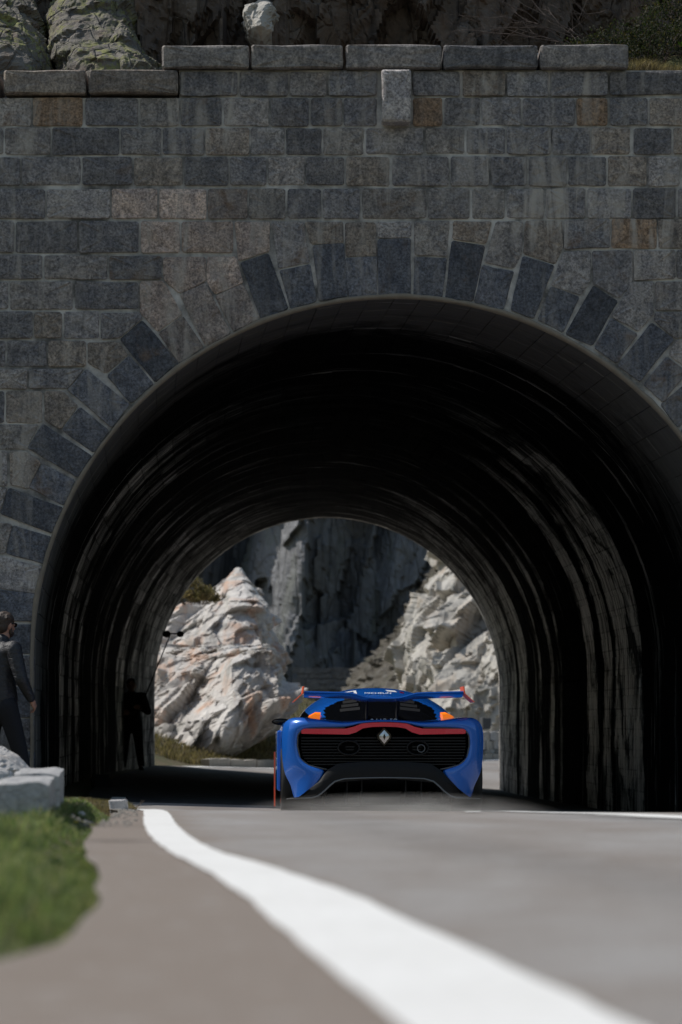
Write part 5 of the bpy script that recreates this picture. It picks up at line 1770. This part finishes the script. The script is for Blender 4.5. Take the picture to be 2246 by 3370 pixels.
rs = np.random.RandomState(12)
n_ = 46000
y = 3.7 + 14 * rs.uniform(0, 1, n_) ** 0.8
x = edge_l(y) + 0.05 * rs.uniform(-1, 1, n_) - np.abs(rs.exponential(0.38, n_)) + 0.03
nz_ = fbm(np.stack([x * 5, y * 3, x * 0], 1), 3, 61)
keep = (nz_ > -0.33) & (x > -0.19 * y - 1.0)
keep &= ~((y > 13.6) & (nz_ < 0.02) & (x > -1.6))
x, y, nz_ = x[keep], y[keep], nz_[keep]
cy = rs.uniform(3.9, 14.5, 170); cx = edge_l(cy) + rs.uniform(-.03, .09, 170)         # tufts straying over the asphalt edge
ti = rs.randint(0, 170, 4200)
x = np.concatenate([x, cx[ti] + rs.normal(0, .022, 4200)]); y = np.concatenate([y, cy[ti] + rs.normal(0, .05, 4200)]); nz_ = np.concatenate([nz_, np.full(4200, .1)])
clump = np.clip(0.75 + nz_ * 0.9, .2, 1.6)
edge_f = np.clip((edge_l(y) - x) / 0.22, 0.45, 1.0)
h = rs.uniform(.02, .085, len(x)) * clump * edge_f * np.interp(y, [0, 7, 10, 14, 18], [1.15, 1.2, 1.1, .8, .55])
V, F = blades(np.stack([x, y, ground_z(x, y)], 1), h, .0028, 3, .75)
setp(tint(mesh_obj('grass', V, F, M['grass']), 5), 'short green grass on the left road verge', 'grass', kind='stuff')
n_ = 16000
x = rs.uniform(-2.5, -1.52, n_); y = rs.uniform(18.6, 21.4, n_)
V, F = blades(np.stack([x, y, np.interp(x, [-2.5, -1.9, -1.6, -1.5], [-.175, -.185, -.215, -.27]) - 0.12 * np.clip(19.6 - y, 0, 1) ** 1.2], 1), rs.uniform(.012, .035, n_), .002, 5, .9)
setp(tint(mesh_obj('dry_grass', V, F, M['drygrass']), 5), 'brown dry turf on the low mound by the kerb stone', 'grass', kind='stuff')
# far verge beyond the tunnel
n_ = 30000
y = rs.uniform(62, 92, n_); x = edge_l(y) - 0.25 - rs.exponential(2.0, n_)
V, F = blades(np.stack([x, y, ground_z(x, y)], 1), rs.uniform(.05, .18, n_), .012, 7, .8)
setp(tint(mesh_obj('verge_grass', V, F, M['drygrass']), 5), 'brown green grass on the far verge beyond the tunnel', 'grass', kind='stuff')
# yellow flower and a broad leafed weed by the blocks
fl = thing('yellow_flower', 'tiny yellow flower in the turf beside the granite block', 'flower', W(249, on_ground(249, 13.2), 13.2))
MB().tube([(0, 0, -.02), (.002, 0, .022)], .0015, 5).build('stem', M['grass'], fl)
MB().ball((.002, 0, .025), (.010, .010, .005), 10, 6).build('petals', plain('yellow_petal', (0.8, 0.55, 0.02), 0.6), fl)

# ------------------------------------------------------------------ shrubs above the wall
M['twigs'] = plain('bare_twigs', (0.085, 0.065, 0.058), 0.85, 0, 30, 0.3)
M['leaf'] = grass_mat('shrub_leaf', (0.016, 0.026, 0.009), (0.032, 0.044, 0.015), (0.06, 0.045, 0.02))
M['leaf_bright'] = plain('bright_leaf', (0.12, 0.24, 0.03), 0.5)


def twig_bush(mb, base, direc, L, r, depth, rs, spread=.45):
    p = Vector(base); d = Vector(direc).normalized()
    pts = [p.copy()]
    seg = 6
    for k in range(seg):
        d = (d + Vector((rs.gauss(0, .10), rs.gauss(0, .10), rs.gauss(0, .09) + .015))).normalized()
        p = p + d * L / seg
        pts.append(p.copy())
        if depth > 0 and k >= 1 and rs.random() < .75:
            dd = (d + Vector((rs.gauss(0, spread), rs.gauss(0, spread), rs.gauss(0, spread)))).normalized()
            twig_bush(mb, p, dd, L * rs.uniform(.35, .6), r * .55, depth - 1, rs, spread)
    mb.tube(pts, [r * (1 - .75 * k / seg) for k in range(seg + 1)], 4 if depth < 2 else 6, False)


rsx = random.Random(21)
b0 = (3.05, 28.9, 7.15)
bush = thing('bare_shrub', 'leafless brown shrub with thin twigs arching over the coping at upper right', 'shrub', b0)
for q in range(9):
    mb_ = MB()
    a = rsx.uniform(-.15, .55)
    twig_bush(mb_, (rsx.uniform(-.35, .35), rsx.uniform(-.1, .3), rsx.uniform(-.1, .15)), (-1.0 + rsx.uniform(-.1, .5), rsx.uniform(-.35, .1), .10 + a), rsx.uniform(1.0, 1.6), .0085, 3, rsx, .36)
    mb_.build('branch', M['twigs'], bush)
bush2 = thing('bare_shrub', 'leafless twiggy shrub rising behind the leafy shrub at the top right corner', 'shrub', (3.5, 29.2, 7.3))
for q in range(7):
    mb_ = MB()
    twig_bush(mb_, (rsx.uniform(-.4, .4), rsx.uniform(-.1, .3), rsx.uniform(-.1, .1)), (rsx.uniform(-.9, .5), rsx.uniform(-.35, .1), .9), rsx.uniform(.6, 1.0), .007, 3, rsx, .4)
    mb_.build('branch', M['twigs'], bush2)


def leaf_mass(name, label, base, ext, n_, size, mat, seed, cat='shrub'):
    rs_ = np.random.RandomState(seed)
    t = thing(name, label, cat, base)
    # stems
    st_ = MB(); r2 = random.Random(seed)
    tips = []
    for k in range(46):
        a = r2.uniform(-1, 1); e = r2.uniform(-.2, 1)
        tip_ = Vector((a * ext[0], -abs(r2.gauss(0, .5)) * ext[1], max(.02, (1 - abs(a) ** 2) * e * ext[2])))
        st_.tube([Vector((a * ext[0] * .5, 0.05, -.1)), tip_ * .6 + Vector((a * ext[0] * .2, 0, 0)), tip_], [.006, .004, .002], 4, False)
        tips.append(tip_)
    st_.build('stems', M['twigs'], t)
    T = np.array([tuple(q) for q in tips])
    c = T[rs_.randint(0, len(T), n_)] + rs_.normal(0, 1, (n_, 3)) * np.array([.07, .05, .045])
    a = rs_.uniform(0, 2 * np.pi, n_); el = rs_.uniform(.1, 1.3, n_)
    d = np.stack([np.cos(a) * np.cos(el), np.sin(a) * np.cos(el), np.sin(el)], 1)
    s_ = np.cross(d, rs_.normal(0, 1, (n_, 3))); s_ /= np.linalg.norm(s_, axis=1)[:, None]
    L = size * rs_.uniform(.6, 1.4, n_)[:, None]
    v = np.stack([c, c + d * L * .5 + s_ * L * .3, c + d * L, c + d * L * .5 - s_ * L * .3], 1).reshape(-1, 3)
    i = np.arange(n_) * 4
    o_ = mesh_obj('leaves', v, np.stack([i, i + 1, i + 2, i + 3], 1), mat, t)
    tint(o_, 4)
    setp(o_, kind='stuff')
    return t


leaf_mass('leafy_shrub', 'low dark green leafy shrub with small leaves at the top right above the wall', (3.05, 28.75, 7.12), (.75, .35, .32), 5200, .026, M['leaf'], 5)
leaf_mass('leafy_shrub', 'taller dark leafy shrub filling the top right corner behind the low one', (3.55, 29.1, 7.30), (.7, .35, .55), 5200, .028, M['leaf'], 8)
bl_ = thing('leafy_weed', 'bright green broad leaved plant in the dark shrub at the right edge', 'plant', (3.42, 28.3, 7.08))
for q in range(7):
    a = q * 0.9
    L = .10
    d = Vector((math.cos(a), -abs(math.sin(a)) * .6, .7)).normalized(); s_ = Vector((-math.sin(a), math.cos(a), .1)).normalized()
    c = Vector((0, 0, .05))
    mesh_obj('leaf', [tuple(c), tuple(c + d * L * .5 + s_ * .03), tuple(c + d * L), tuple(c + d * L * .5 - s_ * .03)], [[0, 1, 2, 3]], M['leaf_bright'], bl_)
MB().tube([(0, 0, -.15), (0, 0, .06)], .005, 5).build('stem', M['leaf_bright'], bl_)
n_ = 5000
x = rs.uniform(2.45, 3.9, n_); y = rs.uniform(27.98, 28.5, n_)
V, F = blades(np.stack([x, y, 6.80 + 0.25 * (y - 27.98) + 0.03 * np.sin(x * 9)], 1), rs.uniform(.04, .13, n_), .003, 17, 1.1)
setp(tint(mesh_obj('dead_grass', V, F, M['drygrass']), 5), 'tuft of straw coloured dead grass on the right end of the wall', 'grass', kind='stuff')
# brown shrub against the far rock
c = WD(452, 1352, 71.5)
leaf_mass('heather_shrub', 'brown heather bush growing on the pale rock beside the far tunnel mouth', (c[0], c[1] - 1.0, c[2] - .35), (.55, .5, .5), 2600, .07, M['drygrass'], 15)
